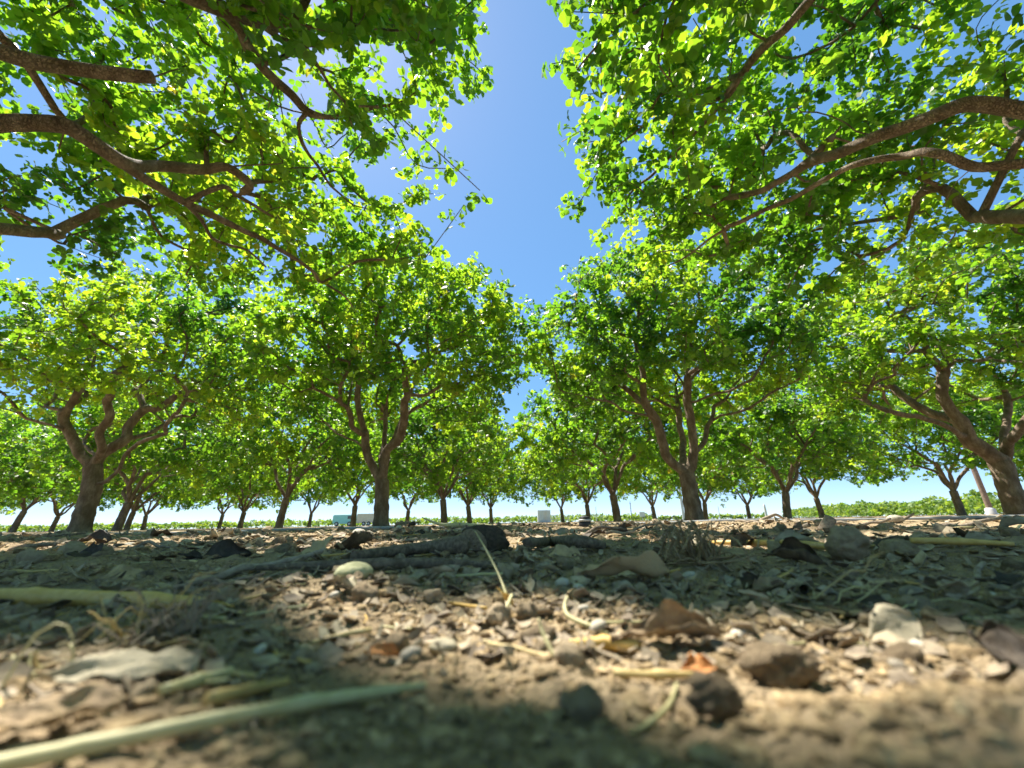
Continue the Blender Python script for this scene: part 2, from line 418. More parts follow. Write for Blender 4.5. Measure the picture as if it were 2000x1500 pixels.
def grow(base, trunk, limbs, clusters, r_trunk, rg, bf=.30):
    """skeleton: traced trunk and limbs, then every cluster joined by a balanced spanning tree"""
    P = [np.asarray(p) for p in resample(trunk, .12)]
    par = [-1] + list(range(len(P) - 1)); ntr = len(P)
    part = [0] * ntr; nl = 0
    wob = rg.random(3) * 50; floor = [0.0] * ntr
    for li, lm in enumerate(limbs):
        fr_ = (0.0, 0.0)
        if isinstance(lm, tuple): lm, fr_ = lm[0], lm[1:]
        q = resample(lm, .13)
        w_ = np.stack([fbm(q * 2.6 + wob + 7 * k, 2, 60 + k) - .5 for k in range(3)], 1) * .10
        q = q + w_ * np.clip(np.arange(len(q)) / 4, 0, 1)[:, None]
        A = np.array(P); j = int(np.argmin(np.linalg.norm(A - q[0], axis=1)))
        if j < ntr: nl += 1; pt = nl
        else: pt = part[j]
        for i in range(1, len(q)):
            P.append(q[i]); par.append(j); part.append(pt); j = len(P) - 1; floor.append(fr_[0] + (fr_[1] - fr_[0]) * i / (len(q) - 1))
    n0 = len(P); NC = len(clusters)
    pos = np.vstack([np.array(P), clusters]); par = par + [-1] * NC; part = part + [0] * NC
    path = np.zeros(len(pos))
    for i in range(1, n0): path[i] = path[par[i]] + np.linalg.norm(pos[i] - pos[par[i]])
    src = np.arange(ntr, n0) if n0 > ntr else np.arange(ntr)
    D = np.linalg.norm(clusters[:, None] - pos[None, src], axis=2)
    cost = D + bf * path[src][None]
    bi = cost.argmin(1); best = cost[np.arange(NC), bi]; bn = src[bi].copy()
    alive = np.ones(NC, bool)
    for _ in range(NC):
        k = int(np.argmin(np.where(alive, best, 1e9))); alive[k] = False
        g = n0 + k; p = bn[k]; par[g] = int(p); part[g] = part[p]
        path[g] = path[p] + np.linalg.norm(pos[g] - pos[p])
        c2 = np.linalg.norm(clusters - pos[g], axis=1) + bf * path[g]
        m = alive & (c2 < best); best[m] = c2[m]; bn[m] = g
    order = np.argsort(-path, kind='stable')
    ch = [[] for _ in pos]
    for i, p in enumerate(par):
        if p >= 0: ch[p].append(i)
    wgt = np.zeros(len(pos))
    for i in order:
        wgt[i] += .35 if i >= n0 else .0
        if not ch[i]: wgt[i] += .65
        if par[i] >= 0: wgt[par[i]] += wgt[i]
    rad = r_trunk * (wgt / max(wgt[0], 1e-6)) ** .50
    rad = np.maximum(rad, .0028); rad[:n0] = np.maximum(rad[:n0], np.array(floor))
    return pos, par, part, rad, ch, n0, ntr

def limb_mesh_data(pos, par, part, rad, ch, n0, ntr, nside_max, sub, minr=0.0):
    """one Bag per part; chains follow the thickest child"""
    bags = {}
    starts = [0]
    while starts:
        s = starts.pop(); chain = [s]; i = s
        while ch[i]:
            c = sorted(ch[i], key=lambda k: -rad[k]); i_n = c[0]
            starts.extend(c[1:])
            if part[i_n] != part[i] or (rad[i] > .025 and rad[i_n] < .45 * rad[i]): starts.append(i_n); break
            i = i_n; chain.append(i)
        pts = [pos[k] for k in chain]; rs = [rad[k] for k in chain]
        if par[s] >= 0:
            pts = [pos[par[s]]] + pts; rs = [min(rad[par[s]] * .92, rs[0] * 1.25)] + rs
        if len(pts) < 2 or max(rs) < minr: continue
        r0 = max(rs)
        sd_ = nside_max if r0 > .05 else (max(6, nside_max - 4) if r0 > .02 else (5 if r0 > .008 else 4))
        pp, rp = catmull(pts, rs, sub if r0 > .006 else max(1, sub - 1))
        if s == 0:     # trunk: root flare and graft union
            z = pp[:, 2] - pp[0, 2]
            rp = rp * (1 + .35 * np.exp(-z / .10)) * (1 + .10 * np.exp(-((z - .36) / .05) ** 2))
        v, f, e = tube(pp, rp, sd_, rough=.10 if r0 > .02 else 0)
        bags.setdefault(part[s], Bag()).add(v, f, e)
    return bags

def make_tree(base, trunk, limbs, crown, r_trunk, seed, n_cl, n_per, spread, leaf, tpl, nside=12, sub=3,
              name='pistachio_tree', hero=0, carve=False, minr=0.0):
    """returns the tree's Empty; trunk/limbs/crown args in world coordinates"""
    rg = np.random.default_rng(seed)
    base = np.asarray(base, float)
    rel = lambda L: np.asarray(L, float) - base
    tr = rel(trunk); lm = [(rel(l[0]),) + tuple(l[1:]) if isinstance(l, tuple) else rel(l) for l in limbs]
    c = crown
    cl = crown_points(rg, n_cl, c['c'], c['rx'], c['ry'], c['up'], c['dn'], seed, c.get('gap', .40), c.get('inner', .3))
    if 'keep' in c:
        cl = cl[c['keep'](cl + base)]
    if carve:
        if c.get('thick'):  # extra leaf clusters added along the sun's rays to shade the near ground
            k_ = c['thick']; gx_ = rg.uniform(-.55, .75, k_); gy_ = rg.uniform(-.05, .36, k_); zz = rg.uniform(2.7, 4.7, k_)
            h_ = k_ // 4; gx_[:h_] = rg.uniform(.08, .35, h_); gy_[:h_] = rg.uniform(-.06, .08, h_)
            cl = np.vstack([cl, np.column_stack([gx_ + S.x / S.z * zz, gy_ + S.y / S.z * zz, zz]) - base])
            cl = cl[c['keep'](cl + base)]
        cl = cl[~lit_mask(cl + base)]
    pos, par, part, rad, ch, n0, ntr = grow(base, tr, lm, cl, r_trunk, rg)
    # leaves round every cluster point and half way along its twig
    C = pos[n0:]; Pp = pos[[par[i] for i in range(n0, len(pos))]]
    tip = unit(C - Pp)
    pts = np.vstack([C, C * .55 + Pp * .45])
    out = np.vstack([tip, tip])
    far = np.linalg.norm(C - Pp, axis=1)
    pts = pts[np.r_[np.ones(len(C), bool), far > .14]]; out = out[np.r_[np.ones(len(C), bool), far > .14]]
    own = np.concatenate([np.arange(len(C)), np.arange(len(C))[far > .14]]); own = np.repeat(own, n_per)
    ps, ax, nn = leaf_frames(pts, out, rg, n_per, spread)
    wp = ps + base
    keep = np.ones(len(ps), bool)
    if carve: keep &= ~lit_mask(wp)
    if 'keep' in c: keep &= c['keep'](wp)
    thick = pos[(rad > .02) & (pos[:, 2] > .8)]
    for k0 in range(0, len(ps), 20000):
        d2 = ((ps[k0:k0 + 20000, None] - thick[None]) ** 2).sum(2).min(1); keep[k0:k0 + 20000] &= d2 > .14 ** 2
    ps, ax, nn = ps[keep], ax[keep], nn[keep]
    cnt = np.bincount(own[keep], minlength=len(C))
    for _ in range(12):                                      # drop twigs left without leaves
        dead = [i for i in range(n0, len(pos)) if not ch[i] and par[i] >= 0 and cnt[i - n0] < 4 and i in ch[par[i]]]
        if not dead: break
        for i in dead: ch[par[i]].remove(i)
    root = empty(name, base)
    bags = limb_mesh_data(pos, par, part, rad, ch, n0, ntr, nside, sub, minr)
    for k in sorted(bags):
        obj('trunk' if k == 0 else 'limb', bags[k].mesh('trunk' if k == 0 else 'limb', M['bark']), root)
    cn = fbm(ps * .8 + seed, 2, 90)                         # sprays differ in hue
    tint = np.clip(.48 + 1.9 * (cn - .5) + rg.normal(size=len(ps)) * .16, 0, .90)
    tint[rg.random(len(ps)) < .003] = 1.0
    size = leaf * (.55 + .9 * rg.random(len(ps)))
    if hero:
        wp = ps + base; d = wp - np.array([0, 0, CAMZ]); cc = d @ CR       # camera space
        px = cc[:, 0] / -cc[:, 2] * FPX; py = cc[:, 1] / -cc[:, 2] * FPX
        inv = (cc[:, 2] < -.1) & (np.abs(px) < 990) & (np.abs(py) < 740)
        dist = np.where(inv, np.linalg.norm(d, axis=1), 1e9)
        pick = np.argsort(dist)[:hero]
        rest = np.ones(len(ps), bool); rest[pick] = False
    else:
        pick = []; rest = np.ones(len(ps), bool)
    if hero:
        far_ = rest & ~inv; rest = rest & inv
        v2, f2, t2_ = leaf_arrays(ps[far_], ax[far_], nn[far_], rg, size[far_], LEAF_LQ, tint[far_])
    v, f, t = leaf_arrays(ps[rest], ax[rest], nn[rest], rg, size[rest], tpl, tint[rest])
    if hero:
        f = f + [q + len(v) for q in f2]; v = np.vstack([v, v2]); t = np.concatenate([t, t2_])
    cr = obj('crown', mesh('crown', v, f, M['leaf'], False, {'tint': t}), root); cr['kind'] = 'stuff'
    if hero:
        protos = []
        for k in range(8):
            z = np.zeros((1, 3)); v, f, t = leaf_arrays(z, np.array([[1., 0, 0]]), np.array([[0, 0, 1.]]), rg, np.array([1.0]), tpl, np.array([.1 + .11 * k]))
            protos.append(mesh('leaf', v, f, M['leaf'], False, {'tint': t}))
        for i in pick:
            o = bpy.data.objects.new('leaf', protos[int(rg.integers(8))])
            b = np.cross(nn[i], ax[i]); s = size[i]
            o.matrix_basis = Matrix(((ax[i][0] * s, b[0] * s, nn[i][0] * s, ps[i][0]), (ax[i][1] * s, b[1] * s, nn[i][1] * s, ps[i][1]),
                                     (ax[i][2] * s, b[2] * s, nn[i][2] * s, ps[i][2]), (0, 0, 0, 1)))
            link(o, root)
    return root

# traced limbs of the first row (pixel, pixel) at the tree's own depth; d = depth change towards the limb's tip
def trace(Y, pts, d0=0.0, d1=0.0):
    n = len(pts); return np.array([at_y(p[0], p[1], Y + d0 + (d1 - d0) * i / (n - 1)) for i, p in enumerate(pts)])
def trunk_from(Y, pts):
    q = trace(Y, pts); b = q[0].copy(); b[2] = gz(b[0], b[1]) - .03
    q = np.vstack([b, q[1:]]); return b, q
GRP1 = 'pistachio trees of the nearest full row'
Y1 = 7.4
T1b, T1t = trunk_from(Y1, [(156, 1036), (166, 999), (179, 960), (182, 934), (181, 912)])
t1 = make_tree(T1b, T1t, [
    trace(Y1, [(180, 906), (161, 892), (146, 866), (130, 835), (127, 812), (140, 786), (156, 765), (165, 735)], 0, -.4),
    trace(Y1, [(127, 836), (122, 838), (86, 827), (47, 814), (0, 796), (-60, 770)], -.2, -.6),
    trace(Y1, [(128, 806), (99, 796), (73, 783), (52, 762), (40, 735)], -.2, .8),
    trace(Y1, [(183, 908), (187, 890), (166, 866), (146, 848), (120, 810)], .0, 1.5),
    trace(Y1, [(184, 908), (195, 887), (200, 872), (192, 846), (211, 817), (208, 786), (216, 773), (225, 735)], 0, -.7),
    trace(Y1, [(186, 905), (198, 887), (229, 872), (247, 859), (246, 835), (263, 814), (286, 796), (312, 796), (350, 770)], 0, .5),
    trace(Y1, [(247, 859), (275, 850), (300, 842), (340, 815)], .3, 1.4),
    trace(Y1, [(190, 945), (208, 942), (229, 921), (247, 887), (273, 866), (312, 851), (351, 838), (385, 840), (430, 820)], 0, -.9),
    trace(Y1, [(320, 848), (325, 830), (340, 808), (365, 800)], -.7, -1.2)],
    dict(c=(.25, .1, 3.4), rx=2.9, ry=2.8, up=1.95, dn=1.95, gap=.40), .148, 101, 1000, 8, .20, .068, LEAF_LQ)
tag(t1, 'pistachio tree with thick leaning trunk near the left edge, nearest full row', 'tree', GRP1)
T2b, T2t = trunk_from(Y1, [(744, 1030), (745, 1000), (746, 965), (746, 938)])
t2 = make_tree(T2b, T2t, [
    trace(Y1, [(744, 936), (733, 924), (718, 893), (714, 868), (712, 846), (704, 818), (701, 784), (700, 756), (701, 722), (702, 688), (717, 649), (723, 610)], 0, -.3),
    trace(Y1, [(711, 848), (707, 848), (686, 834), (680, 801), (673, 790), (648, 776), (612, 756)], -.1, -.9),
    trace(Y1, [(680, 800), (684, 756), (696, 734), (680, 700)], -.3, .8),
    trace(Y1, [(717, 880), (701, 865), (687, 860), (662, 848), (631, 823), (600, 800)], 0, 1.4),
    trace(Y1, [(748, 936), (749, 924), (754, 879), (777, 860), (787, 834), (792, 798), (794, 776), (802, 769), (830, 773), (870, 750)], 0, -.6),
    trace(Y1, [(786, 848), (816, 847), (830, 832), (858, 820), (900, 820), (940, 800)], -.2, -1.2),
    trace(Y1, [(746, 930), (743, 890), (749, 865), (752, 840), (753, 798), (732, 784), (745, 740)], 0, 1.2),
    trace(Y1, [(753, 880), (774, 846), (790, 810), (830, 790), (870, 760)], .1, 1.6),
    trace(Y1, [(794, 790), (810, 740), (835, 700), (870, 660)], -.2, .4)],
    dict(c=(.15, .1, 3.30), rx=2.8, ry=2.8, up=1.65, dn=1.95, gap=.36), .125, 102, 1150, 8, .20, .068, LEAF_LQ)
tag(t2, 'pistachio tree with straight trunk left of the sky gap, nearest full row', 'tree', GRP1)
Y1b = 7.3
T3b, T3t = trunk_from(Y1b, [(1357, 1019), (1356, 1008), (1351, 981), (1343, 934), (1341, 925)])
t3 = make_tree(T3b, T3t, [
    trace(Y1b, [(1340, 922), (1322, 913), (1302, 892), (1291, 856), (1281, 820), (1260, 786), (1255, 760), (1257, 726), (1252, 705), (1235, 660)], 0, -.5),
    trace(Y1b, [(1278, 815), (1247, 807), (1218, 803), (1203, 791), (1179, 783), (1156, 786), (1130, 794), (1095, 780)], -.2, -1.0),
    trace(Y1b, [(1262, 790), (1244, 778), (1203, 744), (1177, 736), (1165, 705)], -.2, .7),
    trace(Y1b, [(1340, 920), (1335, 908), (1333, 882), (1335, 869), (1325, 820), (1320, 770)], 0, 1.6),
    trace(Y1b, [(1343, 920), (1351, 908), (1354, 882), (1351, 846), (1351, 820), (1343, 786), (1343, 742), (1338, 708), (1345, 660)], 0, -.2),
    trace(Y1b, [(1343, 745), (1364, 723), (1377, 708), (1400, 670)], -.1, .8),
    trace(Y1b, [(1346, 790), (1377, 778), (1406, 768), (1429, 765), (1470, 740)], -.1, -1.0),
    trace(Y1b, [(1352, 890), (1361, 879), (1374, 856), (1380, 835), (1393, 812), (1398, 791), (1416, 775), (1450, 735)], 0, .9),
    trace(Y1b, [(1392, 815), (1426, 809), (1463, 799), (1494, 775), (1520, 760), (1560, 740)], .3, -.6)],
    dict(c=(-.05, .1, 3.45), rx=2.9, ry=2.8, up=2.05, dn=1.95, gap=.37), .138, 103, 1150, 8, .20, .068, LEAF_LQ)
tag(t3, 'pistachio tree with bright crown right of the sky gap, nearest full row', 'tree', GRP1)
T4b, T4t = trunk_from(Y1b, [(1992, 1006), (1980, 975), (1969, 950), (1956, 908), (1950, 900)])
t4 = make_tree(T4b, T4t, [
    trace(Y1b, [(1948, 898), (1922, 879), (1896, 859), (1878, 830), (1852, 796), (1841, 768), (1839, 739), (1847, 688), (1868, 660)], 0, -.3),
    trace(Y1b, [(1880, 850), (1878, 851), (1844, 830), (1792, 812), (1753, 804), (1714, 796), (1670, 790)], -.1, -.8),
    trace(Y1b, [(1870, 822), (1862, 822), (1818, 809), (1774, 783), (1740, 755)], -.1, .9),
    trace(Y1b, [(1846, 690), (1826, 670), (1810, 640)], -.3, .3),
    trace(Y1b, [(1952, 900), (1964, 892), (1961, 861), (1964, 830), (1969, 791), (1956, 734), (1945, 690)], 0, .8),
    trace(Y1b, [(1962, 870), (1974, 861), (2000, 825), (2040, 790), (2080, 740)], 0, -.8),
    trace(Y1b, [(1956, 905), (2000, 870), (2060, 840), (2130, 800)], 0, .9)],
    dict(c=(-.2, .1, 3.4), rx=2.9, ry=2.8, up=2.0, dn=1.9, gap=.38), .16, 104, 1000, 8, .20, .068, LEAF_LQ)
tag(t4, 'pistachio tree with thick leaning trunk at the right edge', 'tree', GRP1)

# the two trees beside the camera whose limbs hang overhead
def hz(pts):
    return np.array([at_z(p[0], p[1], p[2]) for p in pts])
GRP0 = 'pistachio trees whose limbs hang overhead'
B0 = np.array([-3.0, .70, gz(-3.0, .70) - .03]); F0 = B0 + np.array([.05, .03, .95])
tl = make_tree(B0, [B0, B0 + [.02, .0, .45], F0], [
    (np.vstack([F0, [-2.65, .78, 1.9], [-2.2, 1.1, 2.6], hz([(330, -40, 3.0), (430, 15, 3.05), (480, 90, 3.1), (540, 150, 3.15), (600, 215, 3.2)])]), .058, .030),
    (hz([(600, 215, 3.2), (650, 232, 3.2), (700, 225, 3.3), (780, 205, 3.45)]), .022, .010),
    (hz([(600, 215, 3.2), (580, 245, 3.15), (590, 290, 3.1), (640, 360, 3.05), (690, 400, 3.0)]), .018, .008),
    hz([(520, 135, 3.13), (560, 105, 3.3), (620, 80, 3.5), (700, 70, 3.8)]),
    hz([(690, 228, 3.3), (665, 180, 3.4), (740, 195, 3.5)]),
    hz([(440, 40, 3.05), (500, 30, 3.2), (560, 70, 3.4), (640, 160, 3.5)]),
    (np.vstack([F0, [-2.88, 1.05, 1.6], hz([(-60, 92, 2.2), (-30, 100, 2.25), (60, 122, 2.35), (150, 140, 2.45), (300, 145, 2.55)])]), .050, .034),
    (np.vstack([F0, [-2.95, 1.05, 1.45], hz([(-20, 235, 2.0), (60, 236, 2.05), (130, 240, 2.07), (250, 325, 2.12), (350, 385, 2.18), (430, 425, 2.2), (530, 470, 2.22), (600, 520, 2.25), (690, 600, 2.25)])]), .052, .008),
    (hz([(360, 388, 2.18), (440, 365, 2.35), (480, 390, 2.5), (540, 430, 2.6)]), .020, .010),
    (hz([(370, 392, 2.19), (395, 430, 2.12), (420, 475, 2.05), (470, 480, 2.1), (520, 520, 2.15)]), .016, .007),
    hz([(250, 325, 2.12), (300, 320, 2.4), (400, 325, 2.7), (550, 315, 2.9)]),
    np.vstack([F0, [-3.2, 1.8, 1.7], [-3.6, 2.6, 2.3], hz([(0, 400, 2.5), (110, 475, 2.45), (200, 510, 2.4)])]),
    np.vstack([F0, [-3.4, 1.0, 1.8], [-4.2, .7, 2.7], [-4.7, .4, 3.4]]),
    np.vstack([F0, [-2.9, .6, 1.8], [-2.7, -.3, 2.7], [-2.5, -1.0, 3.4]]),
    np.vstack([F0, [-3.0, 1.2, 2.2], [-3.1, 1.4, 3.4], [-3.0, 1.6, 4.6]])],
    dict(c=(.10, .75, 3.45), rx=3.05, ry=3.45, up=2.0, dn=1.5, gap=.37, inner=.28, thick=130, keep=lambda p: p[:, 0] < .15 - .17 * np.clip(p[:, 1] - 2.6, 0, 3) - .60 * fbm(p * 1.6, 2, 5)), .125, 201, 1600, 7, .18, .061, LEAF_HQ, 12, 3,
    hero=300, carve=True)
tag(tl, 'pistachio tree whose limbs and leaves hang overhead at the upper left', 'tree', GRP0)
B1 = np.array([3.2, .65, gz(3.2, .65) - .03]); F1 = B1 + np.array([-.05, .03, .95])
tr_ = make_tree(B1, [B1, B1 + [-.02, .0, .45], F1], [
    (np.vstack([F1, [3.1, 1.1, 1.55], hz([(2060, 215, 2.1), (2000, 205, 2.2), (1900, 200, 2.3), (1800, 245, 2.4), (1700, 275, 2.5), (1640, 300, 2.6), (1560, 320, 2.8), (1480, 380, 2.8)])]), .055, .010),
    (np.vstack([F1, [2.8, .75, 1.9], [2.3, 1.05, 2.6], hz([(1640, -60, 3.1), (1580, 0, 3.2), (1540, 50, 3.2), (1490, 95, 3.25), (1450, 140, 3.25), (1420, 190, 3.25), (1370, 240, 3.3), (1300, 310, 3.3), (1270, 345, 3.3), (1220, 400, 3.3)])]), .045, .010),
    hz([(1450, 140, 3.25), (1400, 170, 3.4), (1340, 190, 3.5), (1240, 165, 3.8), (1170, 185, 4.0), (1110, 190, 4.1)]),
    hz([(1490, 95, 3.25), (1440, 30, 3.4), (1500, 20, 3.5)]),
    (np.vstack([F1, [3.1, 1.5, 1.5], hz([(2050, 312, 1.85), (2000, 310, 1.9), (1890, 320, 2.0), (1830, 295, 2.1), (1750, 310, 2.25), (1680, 325, 2.3), (1620, 345, 2.4), (1520, 400, 2.5), (1400, 460, 2.6), (1300, 520, 2.6)])]), .040, .008),
    hz([(1890, 320, 2.0), (1850, 380, 2.0), (1830, 420, 2.0), (1760, 470, 2.05), (1680, 520, 2.1)]),
    hz([(1700, 275, 2.5), (1640, 240, 2.8), (1560, 210, 3.1), (1500, 220, 3.3)]),
    np.vstack([F1, [3.5, 1.9, 1.7], [3.9, 2.7, 2.4], hz([(1980, 420, 2.6), (1900, 440, 2.6)])]),
    np.vstack([F1, [3.6, 1.0, 1.8], [4.4, .7, 2.7], [4.9, .4, 3.4]]),
    np.vstack([F1, [3.1, .5, 1.8], [2.9, -.4, 2.7], [2.7, -1.0, 3.4]]),
    np.vstack([F1, [3.1, 1.2, 2.2], [3.2, 1.4, 3.4], [3.1, 1.6, 4.6]])],
    dict(c=(-.10, .75, 3.5), rx=3.0, ry=3.5, up=2.0, dn=1.5, gap=.35, inner=.28, keep=lambda p: p[:, 0] > .06 + .20 * np.clip(p[:, 1] - 2.2, 0, 3) + .55 * fbm(p * 1.6, 2, 6)), .125, 202, 1750, 7, .18, .061, LEAF_HQ, 12, 3,
    hero=300, carve=True)
tag(tr_, 'pistachio tree whose limbs and leaves hang overhead at the upper right', 'tree', GRP0)

# generic trees for the rows behind
def generic(seed, lean):
    rg = np.random.default_rng(seed)
    b = np.zeros(3); F = np.array([lean[0], lean[1], .80 + .2 * rg.random()])
    tr = [b, F * [.35, .35, .5], F]; lm = []
    n = 4 + int(rg.integers(2)); a0 = rg.random() * 6.28
    for k in range(n):
        a = a0 + k * 6.283 / n + rg.normal() * .2; e = np.array([math.cos(a), math.sin(a), 0])
        st = .45 + .4 * rg.random()
        p = [F]; h = F[2]; r = 0
        for s in range(5):
            r += (.30 + .12 * rg.random()) * (st if s < 2 else 1.0); h += (.45 if s < 2 else .33) * (.75 + .5 * rg.random())
            q = np.array([-e[1], e[0], 0]) * rg.normal() * .12
            p.append(np.array([F[0], F[1], h]) + e * r + q)
        lm.append(np.array(p))
        a2 = a + rg.choice([-1, 1]) * .8; e2 = np.array([math.cos(a2), math.sin(a2), 0]); q = p[2]
        lm.append(np.array([q, q + e2 * .4 + [0, 0, .12], q + e2 * .9 + [0, 0, .35], q + e2 * 1.4 + [0, 0, .7]]))
    return make_tree(b, tr, lm, dict(c=(0, 0, 3.15), rx=2.95, ry=2.95, up=2.05, dn=2.75, gap=.33), .115, seed, 720, 6, .25, .096, LEAF_LQ, 9, 2, minr=.004)
protos = [generic(301, (.06, .03)), generic(302, (-.08, .0)), generic(303, (.02, -.06)), generic(304, (-.03, .05))]
def copy_tree(o):
    c = o.copy(); COL.objects.link(c)
    for ch in o.children:
        d = ch.copy(); COL.objects.link(d); d.parent = c; d.matrix_parent_inverse = ch.matrix_parent_inverse
    return c
rows = []
for row, (Y, pxs) in enumerate([
        (13.4, [-108, 232, 545, 868, 1207, 1540, 1885, 2215]),
        (19.6, [-200, 30, 250, 470, 690, 918, 1150, 1380, 1610]),
        (25.7, [-75, 105, 283, 430, 605, 795, 960, 1100, 1280, 1466])]):
    for i, px in enumerate(pxs):
        rows.append((row, i, px, Y))
ORD = ['first', 'second', 'third', 'fourth', 'fifth', 'sixth', 'seventh', 'eighth', 'ninth']
used = [False] * 4
for row, i, px, Y in rows:
    k = (row * 3 + i * 2 + (i // 2)) % 4
    o = protos[k] if not used[k] else copy_tree(protos[k]); used[k] = True
    d = ray(px, 1021); x = d[0] / d[1] * Y
    o.location = (x, Y, gz(x, Y) - .03)
    o.rotation_euler = (0, 0, (row * 1.7 + i * 2.399) % 6.283)
    s = .88 + .20 * ((i * 37 + row * 11) % 10) / 10
    o.scale = (s, s, s * (.93 + .12 * ((i * 13 + row * 5) % 7) / 7)); o.rotation_euler[0] = .05 * math.sin(i * 2.1 + row); o.rotation_euler[1] = .06 * math.cos(i * 1.3 + row * 2)
    rn = ['second', 'third', 'last'][row]
    vis = [p for r_, j, p, _ in rows if r_ == row and -20 < p < 2020]
    if -20 < px < 2020:
        q = ORD[vis.index(px)]
        lab = f'smaller-looking pistachio tree in the {rn} row back, {q} trunk from the left'
    else:
        lab = f'pistachio crown in the {rn} row back, cut by the {"left" if px < 0 else "right"} edge'
    tag(o, lab, 'tree', f'pistachio trees of the {rn} row back')

for k, (x, Y, a, lab) in enumerate([(-8.9, .7, 1.0, 'unseen pistachio tree added for shade, left of the overhead tree'), (9.1, .6, 2.6, 'unseen pistachio tree added for shade, right of the overhead tree'),
                                 (-3.1, -5.4, 4.0, 'unseen pistachio tree added for shade, behind the viewpoint on the left'), (3.1, -5.5, 5.2, 'unseen pistachio tree added for shade, behind the viewpoint on the right')]):
    o = copy_tree(protos[k]); o.location = (x, Y, gz(x, Y) - .03); o.rotation_euler = (0, 0, a); o.scale = (1, 1, 1); tag(o, lab, 'tree', 'unseen shade trees around the viewpoint')  # unseen trees, added to shade the ground and screen the open sky

# ------------------------------------------------------------------ far field, crop, vehicles, poles
fieldm = pbr('field_soil', [(.3, (.14, .16, .05)), (.7, (.28, .27, .12))], .5, 6, .95, 0, coords='Object')
fv = []; 
fo = obj('field', mesh('field', [(-400, 33, .03), (400, 33, .03), (900, 900, .06), (-900, 900, .06)], [[(0, 1, 2, 3)]], fieldm, False)); fo['kind'] = 'structure'
def crop(name, pts, h, w_, n, leaf, seed, label):
    """rows of bushy plants as a mass of small leaves round given centre lines"""
    rg = np.random.default_rng(seed); P = []
    for (x0, y0, x1, y1) in pts:
        t = rg.random(n); L = math.hypot(x1 - x0, y1 - y0)
        hh = h * (.45 + .95 * fbm(np.column_stack([t * L * .38, np.full(n, y0)]), 4, seed))
        u = rg.random(n) ** .6; nx, ny = -(y1 - y0) / L, (x1 - x0) / L
        s = (rg.random(n) - .5) * w_ * np.sqrt(np.clip(1.1 - u, 0, 1))
        P.append(np.column_stack([x0 + (x1 - x0) * t + nx * s, y0 + (y1 - y0) * t + ny * s, hh * u + .02]))
    P = np.vstack(P); k = len(P)
    ax = unit(rg.normal(size=(k, 3)) + [0, 0, .4]); nn = rg.normal(size=(k, 3)) + [0, 0, .8]
    nn = unit(nn - ax * np.sum(nn * ax, 1, keepdims=True))
    v, f, t = leaf_arrays(P, ax, nn, rg, np.full(k, leaf), LEAF_LQ, rg.random(k))
    o = obj(name, mesh(name, v, f, M['crop'], False, {'tint': t})); tag(o, label, 'crop', None, 'stuff'); return o
crop('crop_field', [(52, 80, 36, 25), (56, 80, 40, 25), (61, 80, 45, 25)], 1.45, 2.4, 2600, .24, 41, 'bright green bushy crop beyond the orchard on the right')
crop('low_crop', [(-140, 92, 30, 92), (-140, 100, 30, 100)], 1.25, 3.0, 2400, .42, 42, 'thin band of green crop under the far crowns at left')
crop('distant_crop', [(20, 105, 60, 100)], 1.0, 3.0, 700, .45, 43, 'low green crop near the pale tank')

def box(b, x0, x1, y0, y1, z0, z1, bev=0.0):
    if bev <= 0:
        v = np.array([[x, y, z] for z in (z0, z1) for x, y in ((x0, y0), (x1, y0), (x1, y1), (x0, y1))], float)
        b.add(v, [[0, 3, 2, 1], [4, 5, 6, 7], [0, 1, 5, 4], [1, 2, 6, 5], [2, 3, 7, 6], [3, 0, 4, 7]])
    else:
        # rounded in the x-z outline
        o = []
        for cx, cz, a0 in ((x1 - bev, z1 - bev, 0), (x0 + bev, z1 - bev, 90), (x0 + bev, z0 + bev, 180), (x1 - bev, z0 + bev, 270)):
            for a in (0, 30, 60, 90): o.append((cx + bev * math.cos(R(a0 + a)), cz + bev * math.sin(R(a0 + a))))
        n = len(o); v = np.array([(x, y0, z) for x, z in o] + [(x, y1, z) for x, z in o])
        q = [[i, (i + 1) % n, n + (i + 1) % n, n + i] for i in range(n)]
        v = np.vstack([v, [[(x0 + x1) / 2, y0, (z0 + z1) / 2], [(x0 + x1) / 2, y1, (z0 + z1) / 2]]])
        t = [[2 * n, (i + 1) % n, i] for i in range(n)] + [[2 * n + 1, n + i, n + (i + 1) % n] for i in range(n)]
        b.add(v, q, t)
def disc_y(b, cx, y0, y1, cz, r, n=20):
    a = np.arange(n) * 2 * math.pi / n
    v = np.vstack([np.column_stack([cx + r * np.cos(a), np.full(n, y), cz + r * np.sin(a)]) for y in (y0, y1)] + [[[cx, y0, cz], [cx, y1, cz]]])
    q = [[i, (i + 1) % n, n + (i + 1) % n, n + i] for i in range(n)]
    t = [[2 * n, (i + 1) % n, i] for i in range(n)] + [[2 * n + 1, n + i, n + (i + 1) % n] for i in range(n)]
    b.add(v, q, t)
def part(name, mat, parent, fn, smooth=False):
    b = Bag(); fn(b); return obj(name, b.mesh(name, M[mat], smooth), parent)
Yv = 84.0
def gpos(px, Y):
    d = ray(px, 1021); x = d[0] / d[1] * Y; return x
x0 = gpos(649, Yv); x1 = gpos(690, Yv)
tv = empty('delivery_van', ((x0 + x1) / 2, Yv, 0.0)); W = (x1 - x0) / 2
part('body', 'teal', tv, lambda b: box(b, -W, W, 0, 1.9, .45, 2.15, .28))
for wx in (-W + .85, W - .8):
    wh = part('wheel', 'rubber', tv, lambda b: disc_y(b, wx, -.06, .2, .42, .42)); part('rim', 'steel', wh, lambda b: disc_y(b, wx, -.09, -.062, .42, .22))
part('window', 'glass', tv, lambda b: box(b, W - 1.25, W - .25, -.02, -.003, 1.35, 1.95))
